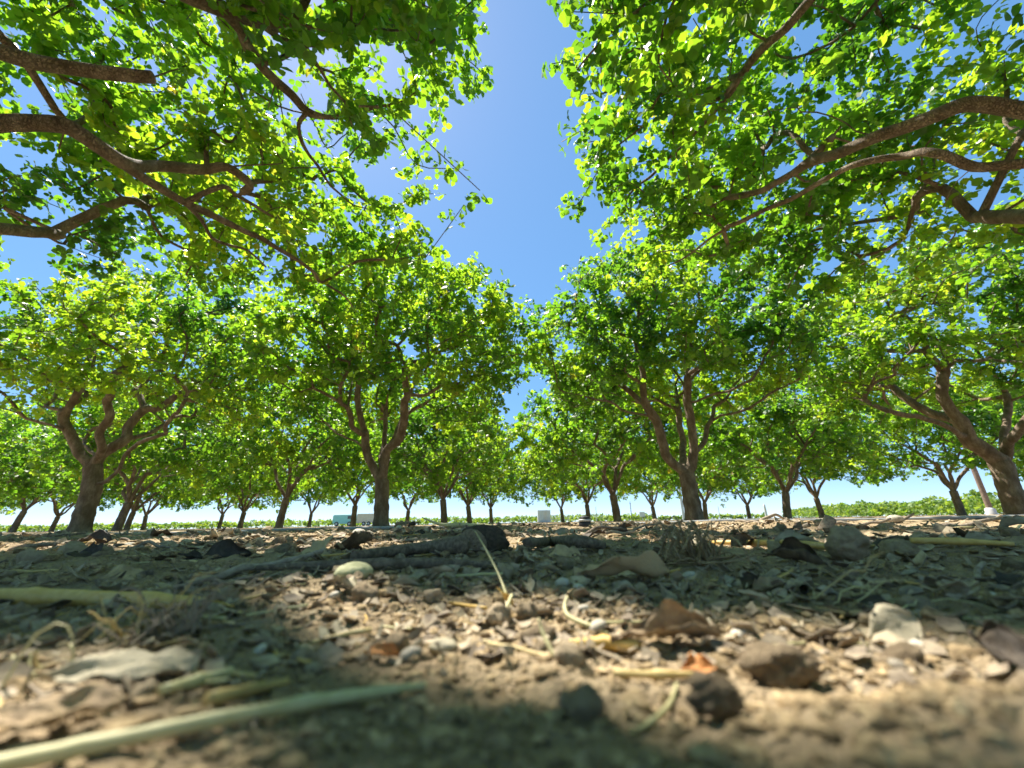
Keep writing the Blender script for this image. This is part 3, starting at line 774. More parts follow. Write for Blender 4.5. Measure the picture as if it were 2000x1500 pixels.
part('bumper', 'black', tv, lambda b: box(b, -W - .08, -W + .1, .1, 1.8, .45, .65))
tag(tv, 'teal van parked far beyond the orchard behind the straight trunk', 'van')
x0 = gpos(696, Yv); x1 = gpos(734, Yv); W = (x1 - x0) / 2
bt = empty('box_trailer', ((x0 + x1) / 2, Yv, 0))
part('body', 'beige', bt, lambda b: box(b, -W, W, 0, 2.0, .55, 2.3, .12))
for wx in (-.5, .5):
    wh = part('wheel', 'rubber', bt, lambda b: disc_y(b, wx, -.06, .2, .4, .4)); part('rim', 'steel', wh, lambda b: disc_y(b, wx, -.09, -.062, .4, .2))
part('drawbar', 'steel', bt, lambda b: box(b, -W - .9, -W, .9, 1.0, .5, .6))
tag(bt, 'cream box trailer beside the teal van far behind the trees', 'trailer')
x0 = gpos(1051, Yv); x1 = gpos(1076, Yv); W = (x1 - x0) / 2
ct = empty('storage_container', ((x0 + x1) / 2, Yv, 0))
part('body', 'white', ct, lambda b: box(b, -W, W, 0, 2.2, .1, 2.35))
for k in range(7):
    xx = -W + .1 + k * (2 * W - .2) / 6
    part('rib', 'white', ct, lambda b: box(b, xx - .05, xx + .05, -.06, -.003, .15, 2.3))
part('door', 'beige', ct, lambda b: box(b, -.1, W - .7, -.03, -.002, .2, 2.1))
part('skid', 'steel', ct, lambda b: box(b, -W - .1, W + .1, -.1, 2.3, .0, .095))
tag(ct, 'white ribbed storage container far off under the sky gap', 'container')
x0 = gpos(1078, Yv - 2); x1 = gpos(1112, Yv - 2)
fr = empty('white_fence', (x0, Yv - 2, 0)); L = x1 - x0
for k in range(5): part('post', 'white', fr, lambda b: box(b, k * L / 4 - .04, k * L / 4 + .04, 0, .08, 0, 1.35))
for z in (.45, .85, 1.25): part('rail', 'white', fr, lambda b: box(b, -.1, L + .1, -.03, -.004, z, z + .07))
tag(fr, 'low white rail fence next to the far white container', 'fence')

def pole(name, px, Y, h, r, mat, label, lean=0.0, arm=False, foot=False, sign=False):
    x = gpos(px, Y); e = empty(name, (x, Y, gz(x, Y)))
    def sh(b):
        z = np.linspace(-.2, h, 8); p = np.column_stack([lean * z, np.zeros(8), z]); v, f, t = tube(p, np.linspace(r, r * .72, 8), 12); b.add(v, f, t)
    part('shaft', mat, e, sh, True)
    if arm:
        part('crossarm', mat, e, lambda b: box(b, -1.1 + lean * h, 1.1 + lean * h, -.14, -.06 - r * .2, h - .7, h - .55))
        for s in (-.95, -.45, .45, .95):
            part('insulator', 'concrete', e, lambda b: disc_y(b, s + lean * h, -.13, -.05, h - .47, .06, 10))
    if foot:
        def ft(b):
            v, f, t = tube([[0, 0, -.2], [0, 0, .35], [0, 0, .42]], [r * 1.7, r * 1.6, r * 1.1], 12); b.add(v, f, t)
        part('footing', 'concrete', e, ft, True)
    if sign: part('panel', 'white', e, lambda b: box(b, -.5, .5, -.12, -.06, h - .9, h))
    tag(e, label, 'pole', 'poles beyond the orchard'); return e
pole('utility_pole', 1944, 27, 8.5, .16, 'polewood', 'brown wooden utility pole beside the thick right-edge trunk', arm=True, foot=True)
pole('light_pole', 1337, 48, 7.5, .16, 'steel', 'grey light pole just left of the bright-crowned tree trunk')
pole('marker_pole', 1166, 88, 3.0, .07, 'steel', 'thin grey marker pole right of the far white container')
pole('marker_pole', 1235, 88, 3.9, .09, 'black', 'thin dark pole between the far container and light pole')
pole('sign_post', 1256, 80, 1.6, .06, 'steel', 'short far post carrying a small white panel', sign=True)
pole('fence_post', 1500, 40, 1.3, .12, 'concrete', 'stubby pale post right of the bright-crowned tree')
pole('marker_pole', 1408, 70, 2.3, .06, 'steel', 'thin far pole right of the bright-crowned tree trunk')

# irrigation hose lying across the alley
hx = np.linspace(-14, 14, 260)
hy = 2.75 + .05 * np.sin(hx * .9) + .03 * np.sin(hx * 2.3 + 1) + .004 * hx
hzv = g_height(hx, hy); k = np.ones(9) / 9
hzv = np.convolve(np.pad(hzv, 4, 'edge'), k, 'valid') + .009
b = Bag(); v, f, t = tube(np.column_stack([hx, hy, hzv]), np.full(260, .0105), 12); b.add(v, f, t)
tag(obj('irrigation_hose', b.mesh('irrigation_hose', M['hose'])), 'long grey irrigation hose lying straight across the alley', 'hose')

# ------------------------------------------------------------------ foreground litter
def on_ground(px, py):
    p = at_z(px, py, 0.0)
    for _ in range(4): p = at_z(px, py, gz(p[0], p[1]))
    return p
def ico(sub):
    import bmesh
    bm = bmesh.new(); bmesh.ops.create_icosphere(bm, subdivisions=sub, radius=1.0)
    v = np.array([x.co[:] for x in bm.verts]); f = np.array([[q.index for q in p.verts] for p in bm.faces]); bm.free(); return v, f
IV1, IF1 = ico(1); IV2, IF2 = ico(3); IV3, IF3 = ico(4)
def lump(seed, amp, freq, sq=(1, 1, .7), hi=False, amp2=0.0):
    V, F = (IV3, IF3) if hi else (IV2, IF2)
    n = (fbm(V * freq + seed * 3.7, 3, seed) - .5) * 2 * amp
    if amp2: n = n + (fbm(V * freq * 4 + seed, 3, seed + 9) - .5) * 2 * amp2
    return V * (1 + n)[:, None] * np.array(sq), F
def lump_mesh(name, mat, seed, amp, freq, sq, hi=False, amp2=0.0, smooth=True):
    v, f = lump(seed, amp, freq, sq, hi, amp2); return mesh(name, v, [f], M[mat], smooth)
def leaf_sheet(seed, nl=9, nw=7, curl=.8, bend=.6, wid=.62, ragged=.1):
    """curled dry leaf of length 1 lying along x"""
    rg = np.random.default_rng(seed); u = np.linspace(0, 1, nl); s = np.linspace(-1, 1, nw)
    U, Sx = np.meshgrid(u, s, indexing='ij')
    w_ = wid * np.sin(np.clip(U, .03, .985) * math.pi) ** .7 * .5
    w_ = w_ * (1 + ragged * (fbm(np.column_stack([U.ravel() * 6, np.sign(Sx).ravel() * 3 + seed]), 2, seed).reshape(U.shape) - .5) * 2)
    ang = Sx * curl * (.5 + U) ; rad = w_ / max(curl, .05)
    y = np.sin(ang) * rad * 1.0; z = (1 - np.cos(ang)) * rad
    z = z + bend * .13 * np.sin(U * 2.6 + rg.random()) + .20 * (fbm(np.column_stack([U.ravel() * 5, Sx.ravel() * 2 + seed]), 3, seed + 3).reshape(U.shape) - .5) - .02 * np.exp(-(Sx / .15) ** 2)
    y = y + .12 * bend * np.sin(U * 3 + seed)
    V = np.stack([U - .5, y, z - z.min()], -1).reshape(-1, 3)
    i = np.arange(nl * nw).reshape(nl, nw)
    F = np.stack([i[:-1, :-1], i[1:, :-1], i[1:, 1:], i[:-1, 1:]], -1).reshape(-1, 4)
    th_ = .005; V2 = V + [0, 0, th_]; n = len(V)
    E = np.concatenate([i[:, 0], i[-1, 1:], i[::-1, -1][1:], i[0, ::-1][1:]])
    rim = np.array([[E[k], E[(k + 1) % len(E)], E[(k + 1) % len(E)] + n, E[k] + n] for k in range(len(E) - 1)])
    return np.vstack([V, V2]), np.vstack([F[:, ::-1], F + n, rim])
HERO = []       # (x, y, phrase)
def hero(o, label, cat, phrase, loc, group=None):
    tag(o, label, cat, group); HERO.append((loc[0], loc[1], phrase)); return o
def polytube(name, mat, pts, rad, sides=10, rough=0.0, sub=4, parent=None):
    p, r = catmull(np.asarray(pts, float), np.asarray(rad, float), sub)
    if 'straw' in mat:
        k_ = np.arange(len(r)); r = r * (1 + .22 * np.exp(-(((k_ % 9) - 5) / .7) ** 2)) * (.88 + .24 * vnoise(p * 400, 4))
    v, f, e = tube(p, r, sides)
    if rough > 0:
        n = (fbm(v * 120, 3, 77) - .5) * 2 * rough
        c = np.repeat(p, sides, 0); c = np.vstack([c, p[-1:]])
        v = c + (v - c) * (1 + n)[:, None]
    # start cap
    v = np.vstack([v, p[0]]); k = len(v) - 1
    e = np.vstack([e, [[(i + 1) % sides, i, k] for i in range(sides)]])
    b = Bag(); b.add(v, f, e)
    return obj(name, b.mesh(name, M[mat]), parent)
def gline(pts, lift):
    """pixel polyline dropped on the ground; lift in metres per point or one value"""
    L = lift if hasattr(lift, '__len__') else [lift] * len(pts)
    return [on_ground(*p) + np.array([0, 0, l]) for p, l in zip(pts, L)]
def standing(px, py, d, lifts):
    return None

# thick stick with a knobbly cut end
e = empty('cut_stick', on_ground(850, 1100)); c0 = np.array(e.location)
pl = np.array(gline([(690, 1106), (760, 1100), (830, 1096), (905, 1098)], [.006, .008, .010, .012])) - c0
polytube('stem', 'twig', pl, [.0032, .0040, .0046, .007], 12, .10, 4, e)
kv, kf = lump(4, .22, 1.8, (.022, .015, .0150), True, .12)
kc = on_ground(938, 1102) + [0, 0, .0145] - c0
ko = obj('knob', mesh('knob', kv + kc, [kf], M['knob']), e)
kv, kf = lump(6, .10, 2.0, (.0125, .005, .0125), False, .08)
kk = obj('cut_end', mesh('cut_end', kv + kc + [-.006, -.0145, .0], [kf], M['endwood']), ko)
hero(e, 'thick dry stick with a knobbly cut end lying in the middle', 'stick', 'knobbly cut stick', c0)
p = gline([(500, 1122), (620, 1118), (740, 1116), (860, 1114), (990, 1118)], .004)
hero(polytube('bare_stick', 'twig', p, [.0016, .0028, .0031, .0030, .0022], 10, .10), 'long bare stick lying in front of the knobbly cut stick', 'stick', 'long bare stick', p[1])
p = gline([(1030, 1082), (1075, 1076), (1130, 1078), (1180, 1085)], .008)
hero(polytube('grey_stick', 'twig', p, [.0035, .0048, .005, .0035], 10, .10), 'short grey stick just right of the knobbly cut end', 'stick', 'short grey stick', p[1])
# dry curled leaves
def dry_leaf(px, py, L, yaw, roll, mat, seed, curl, bend, label, phrase, name='dry_leaf', wid=.62, pitch=0., lift=0.0):
    v, f = leaf_sheet(seed, 25, 15, curl, bend, wid, .45)
    p = on_ground(px, py)
    o = obj(name, mesh(name, v * L, [f], M[mat]), None)
    o.rotation_euler = (R(roll), R(pitch), R(yaw)); o.location = (p[0], p[1], p[2] + .001 + lift)
    hero(o, label, 'dry leaf', phrase, p); return o
dry_leaf(415, 1118, .060, 8, 35, 'darkleaf', 11, 1.5, .5, 'dark curled dry leaf left of the long bare stick', 'dark curled leaf', pitch=-8)
dry_leaf(1555, 1118, .032, -48, 25, 'dryleaf', 12, 2.2, .3, 'rolled grey-brown dry leaf among yellow straws right of centre', 'rolled grey-brown leaf', pitch=10, lift=.004)
dry_leaf(1215, 1135, .050, -6, -12, 'dryleaf', 13, .9, .25, 'broad brown dry leaf right of the long bare stick', 'broad brown leaf', wid=.5)
dry_leaf(1100, 1108, .036, 10, 15, 'dryleaf', 19, .7, .6, 'flat tan dry leaf under the short grey stick', 'flat tan leaf')
dry_leaf(235, 1340, .026, 32, 14, 'paleleaf', 14, .4, .3, 'pale dry leaf flat on the soil at lower left', 'pale leaf at lower left', wid=.42)
dry_leaf(745, 1292, .009, 20, 20, 'orangeleaf', 15, 1.1, .8, 'small orange-brown leaf scrap in the sunlit patch', 'orange leaf scrap')
dry_leaf(1365, 1318, .009, 5, 20, 'orangeleaf', 16, .9, .4, 'orange leaf scrap beside the fuzzy clod', 'orange scrap by the fuzzy clod')
dry_leaf(90, 1420, .020, 12, 20, 'dryleaf', 17, .5, .4, 'brown dry leaf behind the long pale straw', 'brown leaf behind the pale straw', wid=.45)
dry_leaf(2000, 1310, .022, 70, -20, 'darkleaf', 18, 1.4, .3, 'dark curled leaf at the right edge', 'dark leaf at the right edge', pitch=-12)
dry_leaf(175, 1070, .070, 15, 20, 'darkleaf', 20, 1.2, .6, 'dark dry leaf on the soil near the left edge', 'dark leaf near the left edge')
dry_leaf(320, 1052, .085, 170, 20, 'dryleaf', 23, .8, .6, 'tan dry leaf behind the dark curled one at left', 'tan leaf at left')
dry_leaf(1300, 1260, .030, -14, 30, 'dryleaf', 24, 1.7, .5, 'arched brown leaf shell behind the golden straw piece', 'arched leaf shell', wid=.4)
# pale chip standing on edge
v, f = leaf_sheet(31, 9, 7, .15, .1, .8, .1)
p = on_ground(1752, 1262); o = obj('wood_chip', mesh('wood_chip', v * .0135, [f], M['paleleaf'])); o.rotation_euler = (R(62), R(-28), R(-18)); o.location = (p[0], p[1], p[2] + .004)
hero(o, 'small pale wood chip tilted up on the shaded soil', 'wood chip', 'pale wood chip', p)
# straws
def straw(pts, lifts, rad, mat, label, phrase, name='straw', sides=8):
    p = gline(pts, lifts); o = polytube(name, mat, p, rad, sides, .04, 5); hero(o, label, 'straw', phrase, p[len(p) // 2]); return o
straw([(-80, 1530), (150, 1484), (400, 1432), (640, 1388), (830, 1354)], [.0012, .0014, .0016, .0018, .0014], [.0012, .0012, .0012, .0011, .0007], 'palestraw', 'long pale green straw crossing the lower left corner', 'long pale straw')
straw([(-80, 1184), (60, 1184), (180, 1187), (300, 1190), (420, 1192)], [.004, .004, .0035, .003, .002], [.0036, .0036, .0034, .003, .002], 'goldstraw', 'thick golden straw at the left edge', 'thick golden straw')
straw([(1115, 1272), (1180, 1270), (1252, 1276)], [.0014, .0018, .0016], [.0016, .0019, .0018], 'goldstraw', 'short thick golden straw piece in the sunlit patch', 'golden straw piece')
straw([(310, 1372), (380, 1352), (450, 1330)], .002, [.0010, .0012, .0009], 'palestraw', 'short cream straw behind the long pale straw', 'short cream straw')
straw([(400, 1392), (480, 1372), (560, 1352)], .002, [.0012, .0012, .0007], 'straw', 'yellow straw lying just above the long pale straw', 'yellow straw sliver')
straw([(1390, 1073), (1480, 1076), (1560, 1083), (1640, 1090)], .007, [.002, .0026, .0026, .002], 'goldstraw', 'golden straw lying behind the rolled grey-brown leaf', 'golden straw behind the rolled leaf')
straw([(1790, 1080), (1880, 1082), (1990, 1088)], .008, [.002, .0022, .0014], 'goldstraw', 'long golden straw near the right edge', 'long golden straw at right')
straw([(1200, 1330), (1290, 1334), (1370, 1332)], .0015, [.0008, .0009, .0006], 'straw', 'thin straw in front of the golden straw piece', 'thin straw sliver')
straw([(1230, 1440), (1275, 1420), (1310, 1390), (1325, 1356)], [.0004, .0008, .0012, .0018], [.0003, .0005, .0005, .0003], 'palestraw', 'thin bent green stem standing off the near soil', 'thin bent green stem', 'hay_stem')
straw([(1000, 1196), (985, 1205), (960, 1212)], [.006, .002, .001], [.0007, .0008, .0006], 'palestraw', 'small pale stem foot under the thin arching stem', 'pale stem foot', 'hay_stem')
def stem(pts, depth_px, rad, mat, label, phrase):
    """a thin stem rising off the ground, drawn at the distance of its foot"""
    foot = on_ground(*depth_px); P = [at_y(px, py, foot[1] * k) for px, py, k in pts]
    o = polytube('hay_stem', mat, P, rad, 6, 0, 5); hero(o, label, 'stem', phrase, foot); return o
stem([(1000, 1192, 1.0), (990, 1165, 1.05), (975, 1125, 1.15), (950, 1075, 1.3), (928, 1037, 1.5)], (1000, 1195), [.0006, .0006, .0005, .0005, .0003], 'palestraw', 'thin pale stem arching up in front of the knobbly stick', 'thin arching stem')
stem([(1190, 1240, 1.0), (1150, 1222, 1.02), (1112, 1205, 1.05), (1103, 1185, 1.08), (1108, 1165, 1.1)], (1190, 1242), [.0007, .0008, .0008, .0007, .0005], 'palestraw', 'thin hooked straw stem behind the golden straw piece', 'hooked straw stem')
stem([(1085, 1285, 1.0), (1070, 1258, 1.02), (1058, 1230, 1.04), (1052, 1208, 1.05)], (1085, 1287), [.0005, .0005, .0005, .0003], 'palestraw', 'short thin stem rising from the sunlit patch', 'short thin stem')
# seed husk on the arching stem
v, f = leaf_sheet(41, 9, 7, 1.6, .2, .4, .05)
p = on_ground(985, 1182); o = obj('seed_husk', mesh('seed_husk', v * .011, [f], M['goldstraw'])); o.rotation_euler = (R(20), R(48), R(12)); o.location = (p[0], p[1], p[2] + .002)
hero(o, 'small brown seed husk leaning by the thin arching stem', 'husk', 'seed husk', p)
# stones and clods with a look of their own
def stone(px, py, sx, sy, sz, mat, seed, label, phrase, name='stone', amp=.16, freq=1.3, sink=.25, amp2=.03, cat='stone', dy=0):
    p = on_ground(px, py); me = lump_mesh(name, mat, seed, amp, freq, (sx, sy, sz), True, amp2)
    o = obj(name, me); o.location = (p[0], p[1] + sy + dy, p[2] + sz * (1 - sink)); o.rotation_euler = (0, 0, seed * .7)
    hero(o, label, cat, phrase, p); return o
stone(678, 1140, .0105, .008, .0052, 'palestone', 51, 'pale yellow-green stone in front of the long bare stick', 'pale green stone')
stone(695, 1050, .020, .016, .012, 'pebble', 52, 'rounded pale stone on the sunlit soil left of centre', 'rounded pale stone')
stone(1555, 1352, .0075, .005, .0042, 'clod', 53, 'fuzzy rounded clod of earth right of the sunlit patch', 'fuzzy clod', 'earth_clod', .45, 2.4, .2, .25, 'clod')
stone(1420, 1412, .0042, .0032, .0030, 'clod', 54, 'near blurred clod of earth in front of the fuzzy clod', 'near blurred clod', 'earth_clod', .45, 2.6, .1, .25, 'clod')
stone(1690, 1092, .011, .010, .009, 'clod', 55, 'rounded clod right of the rolled grey-brown leaf', 'rounded clod', 'earth_clod', .35, 1.8, .2, .2, 'clod')
stone(1790, 1098, .012, .010, .008, 'clod', 56, 'rounded clod, second right of the rolled grey-brown leaf', 'second rounded clod', 'earth_clod', .35, 1.8, .2, .2, 'clod')
stone(975, 1238, .0045, .004, .0045, 'clod', 57, 'small round clod at the shade edge of the sunlit patch', 'small round clod', 'earth_clod', .35, 1.8, .1, .2, 'clod')
stone(860, 1285, .0042, .0035, .0022, 'paleleaf', 58, 'flat cream stone chip in the sunlit patch', 'cream chip', 'stone', .2, 1.2, .2, .05)
stone(1155, 1432, .0034, .003, .0030, 'clod', 59, 'round earth crumb alone on the near soil below centre', 'round crumb', 'earth_clod', .25, 1.8, .2, .1, 'clod')
stone(1115, 1405, .0022, .002, .0020, 'clod', 60, 'smaller earth crumb left of the lone round crumb', 'smaller crumb', 'earth_clod', .25, 1.8, .2, .1, 'clod')
stone(785, 1032, .050, .035, .016, 'clod', 61, 'broad heap of dug earth on the skyline below the straight trunk', 'heap of earth', 'earth_clod', .6, 3.5, .35, .35, 'clod', .0)
stone(1760, 1020, .03, .024, .017, 'pebble', 62, 'grey stone on the skyline at the foot of a leaning stick', 'skyline stone')
stone(1925, 1036, .030, .028, .014, 'clod', 63, 'large lumpy clod near the right edge', 'large lumpy clod', 'earth_clod', .4, 2.4, .25, .2, 'clod')
# skyline stubs
for (pts, l, rad, lab, ph) in [([(1608, 1040), (1622, 1012)], [0, .03], [.011, .010], 'short thick stub of wood leaning on the skyline at right', 'leaning wood stub'),
                               ([(1752, 1022), (1785, 1003)], [.01, .03], [.006, .004], 'thin pointed stick leaning on the skyline stone', 'leaning pointed stick')]:
    foot = on_ground(*pts[0]); P = [foot, (foot + at_y(pts[1][0], pts[1][1], foot[1])) / 2, at_y(pts[1][0], pts[1][1], foot[1])]
    hero(polytube('wood_stub', 'twig', P, [rad[0], rad[0], rad[1]], 10, .1), lab, 'stick', ph, foot)
foot = on_ground(960, 1037)
P = [at_y(960, 1029, foot[1]), at_y(905, 1026, foot[1]), at_y(860, 1024, foot[1] + .05), at_y(825, 1011, foot[1] + .1)]
hero(polytube('split_stem', 'palestraw', P, [.010, .009, .006, .002], 8, .1), 'split dry stem lying along the skyline left of centre', 'stem', 'split dry stem', foot)
# hose end cap
p = on_ground(1143, 1030); d = math.hypot(p[0], p[1]); e = empty('hose_cap', p)
def cp(b, z0, z1, r):
    v, f, t = tube([[0, 0, z0], [0, 0, z0 + (z1 - z0) * .15], [0, 0, z1 - (z1 - z0) * .15], [0, 0, z1]], [r * .93, r, r, r * .88], 24); b.add(v, f, t)
k = d / 770
part('cap', 'black', e, lambda b: cp(b, -.002, 10 * k, 11 * k), True)
part('band', 'white', e, lambda b: cp(b, 10 * k + .0005, 14 * k, 11.4 * k), True)
part('top', 'black', e, lambda b: cp(b, 14 * k + .0005, 18 * k, 9.5 * k), True)
tag(e, 'round black cap with a pale band on the skyline right of centre', 'cap'); HERO.append((p[0], p[1], 'banded black cap'))
# tufts of dry roots and weed
def tuft(px, py, n, L, mat, seed, label, phrase, thick, arch=1.0, name='dry_tuft'):
    rg = np.random.default_rng(seed); foot = on_ground(px, py); b = Bag()
    for i in range(n):
        a = rg.random() * 6.283; l = L * (.5 + .8 * rg.random()); e_ = np.array([math.cos(a), math.sin(a), 0])
        s = np.linspace(0, 1, 7); up = rg.random() * arch
        p = np.outer(s, e_) * l * (.35 + .5 * rg.random()) + np.outer(np.sin(s * (1.4 + 1.6 * rg.random())) * l * up, [0, 0, 1]) + np.cumsum(rg.normal(size=(7, 3)) * l * .05, 0)
        p[:, 2] = np.maximum(p[:, 2], .0003); st = rg.normal(size=3) * L * .25; st[2] = abs(st[2]) * .1
        v, f, t = tube(p + st, np.linspace(thick, thick * .4, 7) * (.5 + rg.random()), 5); b.add(v, f, t)
    o = obj(name, b.mesh(name, M[mat]), None, foot); hero(o, label, 'weed tuft', phrase, foot); return o
tuft(330, 1235, 70, .019, 'twig', 71, 'tangled tuft of dry roots left of the sunlit patch', 'tangled root tuft', .00035, .65)
tuft(240, 1245, 26, .020, 'straw', 75, 'wispy brown tuft beside the tangled roots at left', 'wispy brown tuft', .0003, .8)
tuft(1360, 1098, 90, .030, 'dryleaf', 72, 'bushy brown dry weed tuft left of the rolled leaf', 'bushy brown tuft', .0007, .9)
tuft(1260, 1075, 60, .026, 'dryleaf', 73, 'low dry weed tuft behind the broad brown leaf', 'low weed tuft', .0007, .6)
tuft(1680, 1182, 16, .030, 'palestraw', 74, 'spray of pale green dry grass on the shaded soil at right', 'pale grass spray', .00028, .3)
tuft(70, 1330, 7, .012, 'palestraw', 76, 'few pale grass blades standing at the lower left', 'pale grass blades', .0003, .8)

# scattered small litter, each piece its own object
def nearest(x, y):
    d = [(math.hypot(x - a, y - b) / max(.05, math.hypot(x, y)), c) for a, b, c in HERO]; return min(d)[1]
def scatter(n, rmin, rmax, seed, amax=56):
    rg = np.random.default_rng(seed); out = []
    while len(out) < n:
        r = math.exp(rg.uniform(math.log(rmin), math.log(rmax))); a = R(rg.uniform(-amax, amax))
        x, y = r * math.sin(a), r * math.cos(a); out.append((x, y, r))
    return out, rg
def put(name, me, x, y, s, rot, sink, label, cat, group):
    o = bpy.data.objects.new(name, me); o.location = (x, y, gz(x, y) + sink * s); o.scale = (s, s, s); o.rotation_euler = rot
    link(o); tag(o, label, cat, group); return o
cm = [lump_mesh('earth_clod', 'clod', 80 + k, .45, 2.0, (1, .85, .65), False, .28) for k in range(7)]
pts, rg = scatter(190, .11, 2.4, 5)
for x, y, r in pts:
    s = r ** .6 * (.006 + .012 * rg.random() ** 2); ph = nearest(x, y)
    put('earth_clod', cm[int(rg.integers(7))], x, y, s, (rg.random(), rg.random(), rg.random() * 6.28), .25, f'{"tiny crumbly" if s < .004 else "small crumbly" if s < .008 else "larger crumbly"} lump of earth near the {ph}', 'clod', f'lumps of earth near the {ph}')
pm = [lump_mesh('pebble', 'pebble', 90 + k, .16, 1.1, (1, .8, .6), False, .02) for k in range(5)]
pts, rg = scatter(80, .12, 2.2, 6)
for x, y, r in pts:
    s = r ** .6 * (.004 + .008 * rg.random() ** 2); ph = nearest(x, y)
    put('pebble', pm[int(rg.integers(5))], x, y, s, (rg.random() * .5, rg.random() * .5, rg.random() * 6.28), .2, f'{"tiny" if s < .004 else "small" if s < .007 else "larger"} rounded pebble near the {ph}', 'pebble', f'pebbles near the {ph}')
lm_ = []
for k in range(10):
    v, f = leaf_sheet(120 + k, 12, 8, .3 + 1.5 * rng.random(), .3 + .6 * rng.random(), .5 + .2 * rng.random(), .5)
    lm_.append(mesh('dry_leaf', v, [f], M[['dryleaf', 'dryleaf', 'dryleaf', 'darkleaf', 'paleleaf'][k % 5]]))
pts, rg = scatter(230, .20, 2.6, 7)
for x, y, r in pts:
    s = min(.012 + .036 * rg.random() ** 1.5, .03 + r * .03) * (1.0 if r > .35 else .5); ph = nearest(x, y)
    kk_ = int(rg.integers(10)); tone = ['brown', 'brown', 'brown', 'blackish', 'pale'][kk_ % 5]
    big = 'tiny' if s < .022 else 'small' if s < .035 else 'mid-sized' if s < .05 else 'large'
    put('dry_leaf', lm_[kk_], x, y, s, (rg.normal() * .35, rg.normal() * .2, rg.random() * 6.28), .03, f'{big} {tone} dry fallen leaf near the {ph}', 'dry leaf', f'fallen leaves near the {ph}')
sm = []
for k in range(8):
    q = np.column_stack([np.linspace(-.5, .5, 7), np.cumsum(rng.normal(size=7) * .03), np.abs(np.cumsum(rng.normal(size=7) * .012))])
    p_, r_ = catmull(q, np.full(7, .016 + .012 * rng.random()), 2); v, f, t = tube(p_, r_, 6); b = Bag(); b.add(v, f, t)
    sm.append(b.mesh('straw', M[['straw', 'straw', 'palestraw', 'goldstraw'][k % 4]]))
pts, rg = scatter(120, .12, 2.0, 8)
for x, y, r in pts:
    s = r ** .5 * (.025 + .06 * rg.random()); ph = nearest(x, y)
    kk_ = int(rg.integers(8)); tone = ['yellow', 'yellow', 'pale', 'golden'][kk_ % 4]
    put('straw', sm[kk_], x, y, s, (0, rg.normal() * .08, rg.normal() * .7), .03, f'{"short" if s < .03 else "long"} {tone} straw scrap near the {ph}', 'straw', f'straw scraps near the {ph}')
tm = []
for k in range(6):
    q = np.column_stack([np.linspace(-.5, .5, 9), np.cumsum(rng.normal(size=9) * .035), np.abs(np.cumsum(rng.normal(size=9) * .02))])
    p_, r_ = catmull(q, np.linspace(.035, .018, 9) * (.7 + .6 * rng.random()), 2); v, f, t = tube(p_, r_, 7, rough=0); b = Bag(); b.add(v, f, t)
    tm.append(b.mesh('twig', M['twig']))
pts, rg = scatter(80, .25, 2.6, 9)
for x, y, r in pts:
    s = r ** .5 * (.05 + .09 * rg.random()); ph = nearest(x, y)
    put('twig', tm[int(rg.integers(6))], x, y, s, (rg.random() * 6, rg.normal() * .06, rg.normal() * .9), .03, f'{"short" if s < .06 else "mid-length" if s < .1 else "long"} thin bare twig near the {ph}', 'twig', f'twigs near the {ph}')

# crumbs of earth: too many and too small to count
rg = np.random.default_rng(77); n = 17000
r = np.exp(rg.uniform(math.log(.05), math.log(3.0), n)); a = np.radians(rg.uniform(-62, 62, n))
h = n // 4
x = r * np.sin(a); y = r * np.cos(a); x[:h] = rg.uniform(-1.1, 1.1, h); y[:h] = rg.uniform(-.3, 1.5, h)
r = np.hypot(x, y)
s = (.0004 + .0019 * rg.random(n) ** 3.0) * np.clip(r / .13, .8, 8) ** .62
z = g_height(x, y) + s * .2
V = IV1[None] * (1 + (rg.random((n, len(IV1), 1)) - .5) * .95) * (s[:, None] * np.column_stack([.8 + .5 * rg.random(n), .8 + .5 * rg.random(n), .5 + .4 * rg.random(n)]))[:, None]
ct_, st_ = np.cos(rg.random(n) * 6.28), np.sin(rg.random(n) * 6.28)
V = np.stack([V[..., 0] * ct_[:, None] - V[..., 1] * st_[:, None], V[..., 0] * st_[:, None] + V[..., 1] * ct_[:, None], V[..., 2]], -1)
V = V + np.column_stack([x, y, z])[:, None]
F = (IF1[None] + (np.arange(n) * len(IV1))[:, None, None]).reshape(-1, 3)
o = obj('soil_crumbs', mesh('soil_crumbs', V.reshape(-1, 3), [F], M['crumb'], False)); tag(o, 'loose crumbs of dry earth covering the near ground', 'soil', None, 'stuff')

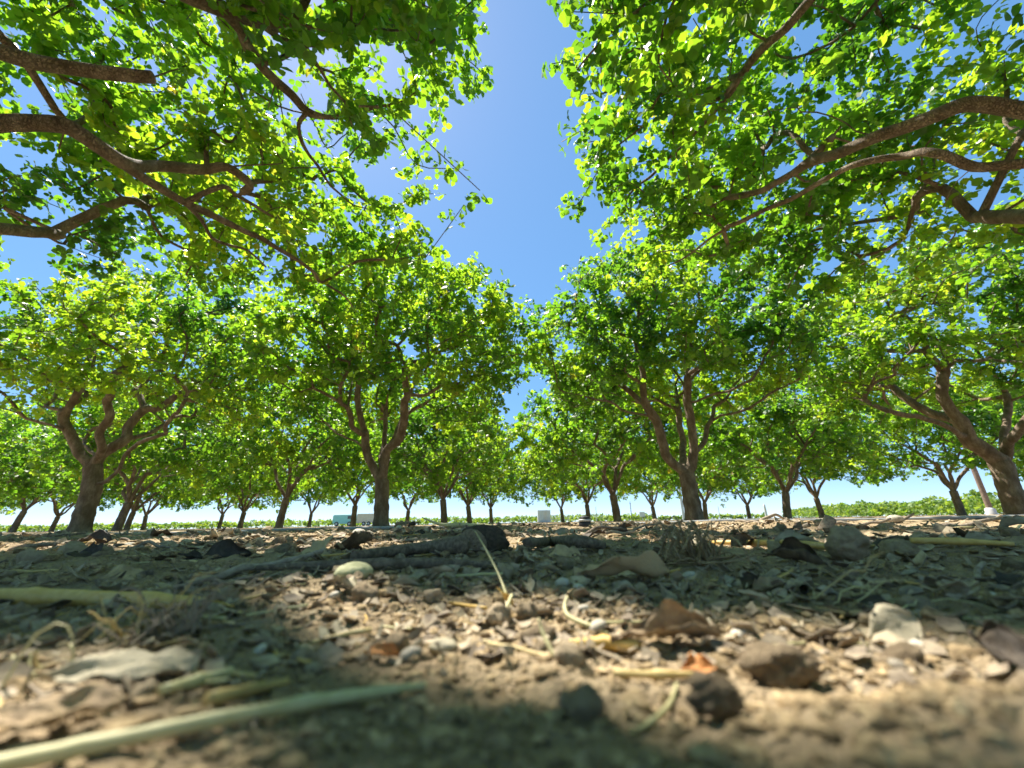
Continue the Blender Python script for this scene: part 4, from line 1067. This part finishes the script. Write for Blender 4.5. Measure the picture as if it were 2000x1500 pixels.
# shreds of leaf and fibre between the crumbs: too many to count
rg = np.random.default_rng(99); n = 13000
r = np.exp(rg.uniform(math.log(.12), math.log(3.2), n)); a = np.radians(rg.uniform(-62, 62, n)); x = r * np.sin(a); y = r * np.cos(a)
h = n // 3; x[:h] = rg.uniform(-1.4, 1.4, h); y[:h] = rg.uniform(-.35, 1.5, h); q = np.hypot(x, y) > .085; x, y, r = x[q], y[q], np.hypot(x, y)[q]
cov = fbm(np.column_stack([x, y]) * 5, 3, 55) > .44; x, y, r = x[cov], y[cov], r[cov]; n = len(x)
sz_ = (.002 + .007 * rg.random(n) ** 2) * np.clip(r / .2, .7, 8) ** .6
asp = np.where(rg.random(n) < .4, .12, .35 + .5 * rg.random(n))
yaw = rg.random(n) * 6.283; ax = np.column_stack([np.cos(yaw), np.sin(yaw), rg.normal(size=n) * .35]); ax = unit(ax)
nn = unit(np.column_stack([rg.normal(size=n) * .45, rg.normal(size=n) * .45, np.ones(n)])); nn = unit(nn - ax * np.sum(nn * ax, 1, keepdims=True)); bb = np.cross(nn, ax)
c0_ = np.column_stack([x, y, g_height(x, y) + sz_ * .12 + .0006]); cu = rg.random(n) * .6
T5 = [(-.5, -.4), (-.5, .5), (0, .7), (.5, .4), (.55, -.3), (0, -.6)]
V = np.stack([c0_ + (ax * (p_[0] + rg.normal(size=n) * .08)[:, None] + bb * ((p_[1] + rg.normal(size=n) * .12) * asp)[:, None] + nn * (cu * (p_[0] ** 2 * 1.5 - .1))[:, None]) * sz_[:, None] for p_ in T5], 1)
V2_ = V + nn[:, None] * (sz_ * .05)[:, None, None]
V = np.concatenate([V, V2_], 1); bs_ = (np.arange(n) * 12)[:, None]
F4 = np.concatenate([bs_ + np.array([q]) for q in ([0, 1, 2, 5], [2, 3, 4, 5], [11, 8, 7, 6], [11, 10, 9, 8], [0, 6, 7, 1], [1, 7, 8, 2], [2, 8, 9, 3], [3, 9, 10, 4], [4, 10, 11, 5], [5, 11, 6, 0])])
M['litter'] = pbr('litter_shreds', [(.28, (.07, .054, .040)), (.40, (.19, .148, .105)), (.52, (.35, .28, .195)), (.68, (.56, .465, .31))], 90, 4, .8, .3, .0006, coords='Position', bscale=900)
o = obj('leaf_litter', mesh('leaf_litter', V.reshape(-1, 3), [F4], M['litter'], False)); tag(o, 'shreds of dry leaf and straw strewn over the soil', 'litter', None, 'stuff')

if __name__ == '__main__':
    tot = sum(len(m.loops) - 2 * len(m.polygons) for m in bpy.data.meshes)

    print('TRIS', tot, 'OBJS', len(bpy.data.objects))
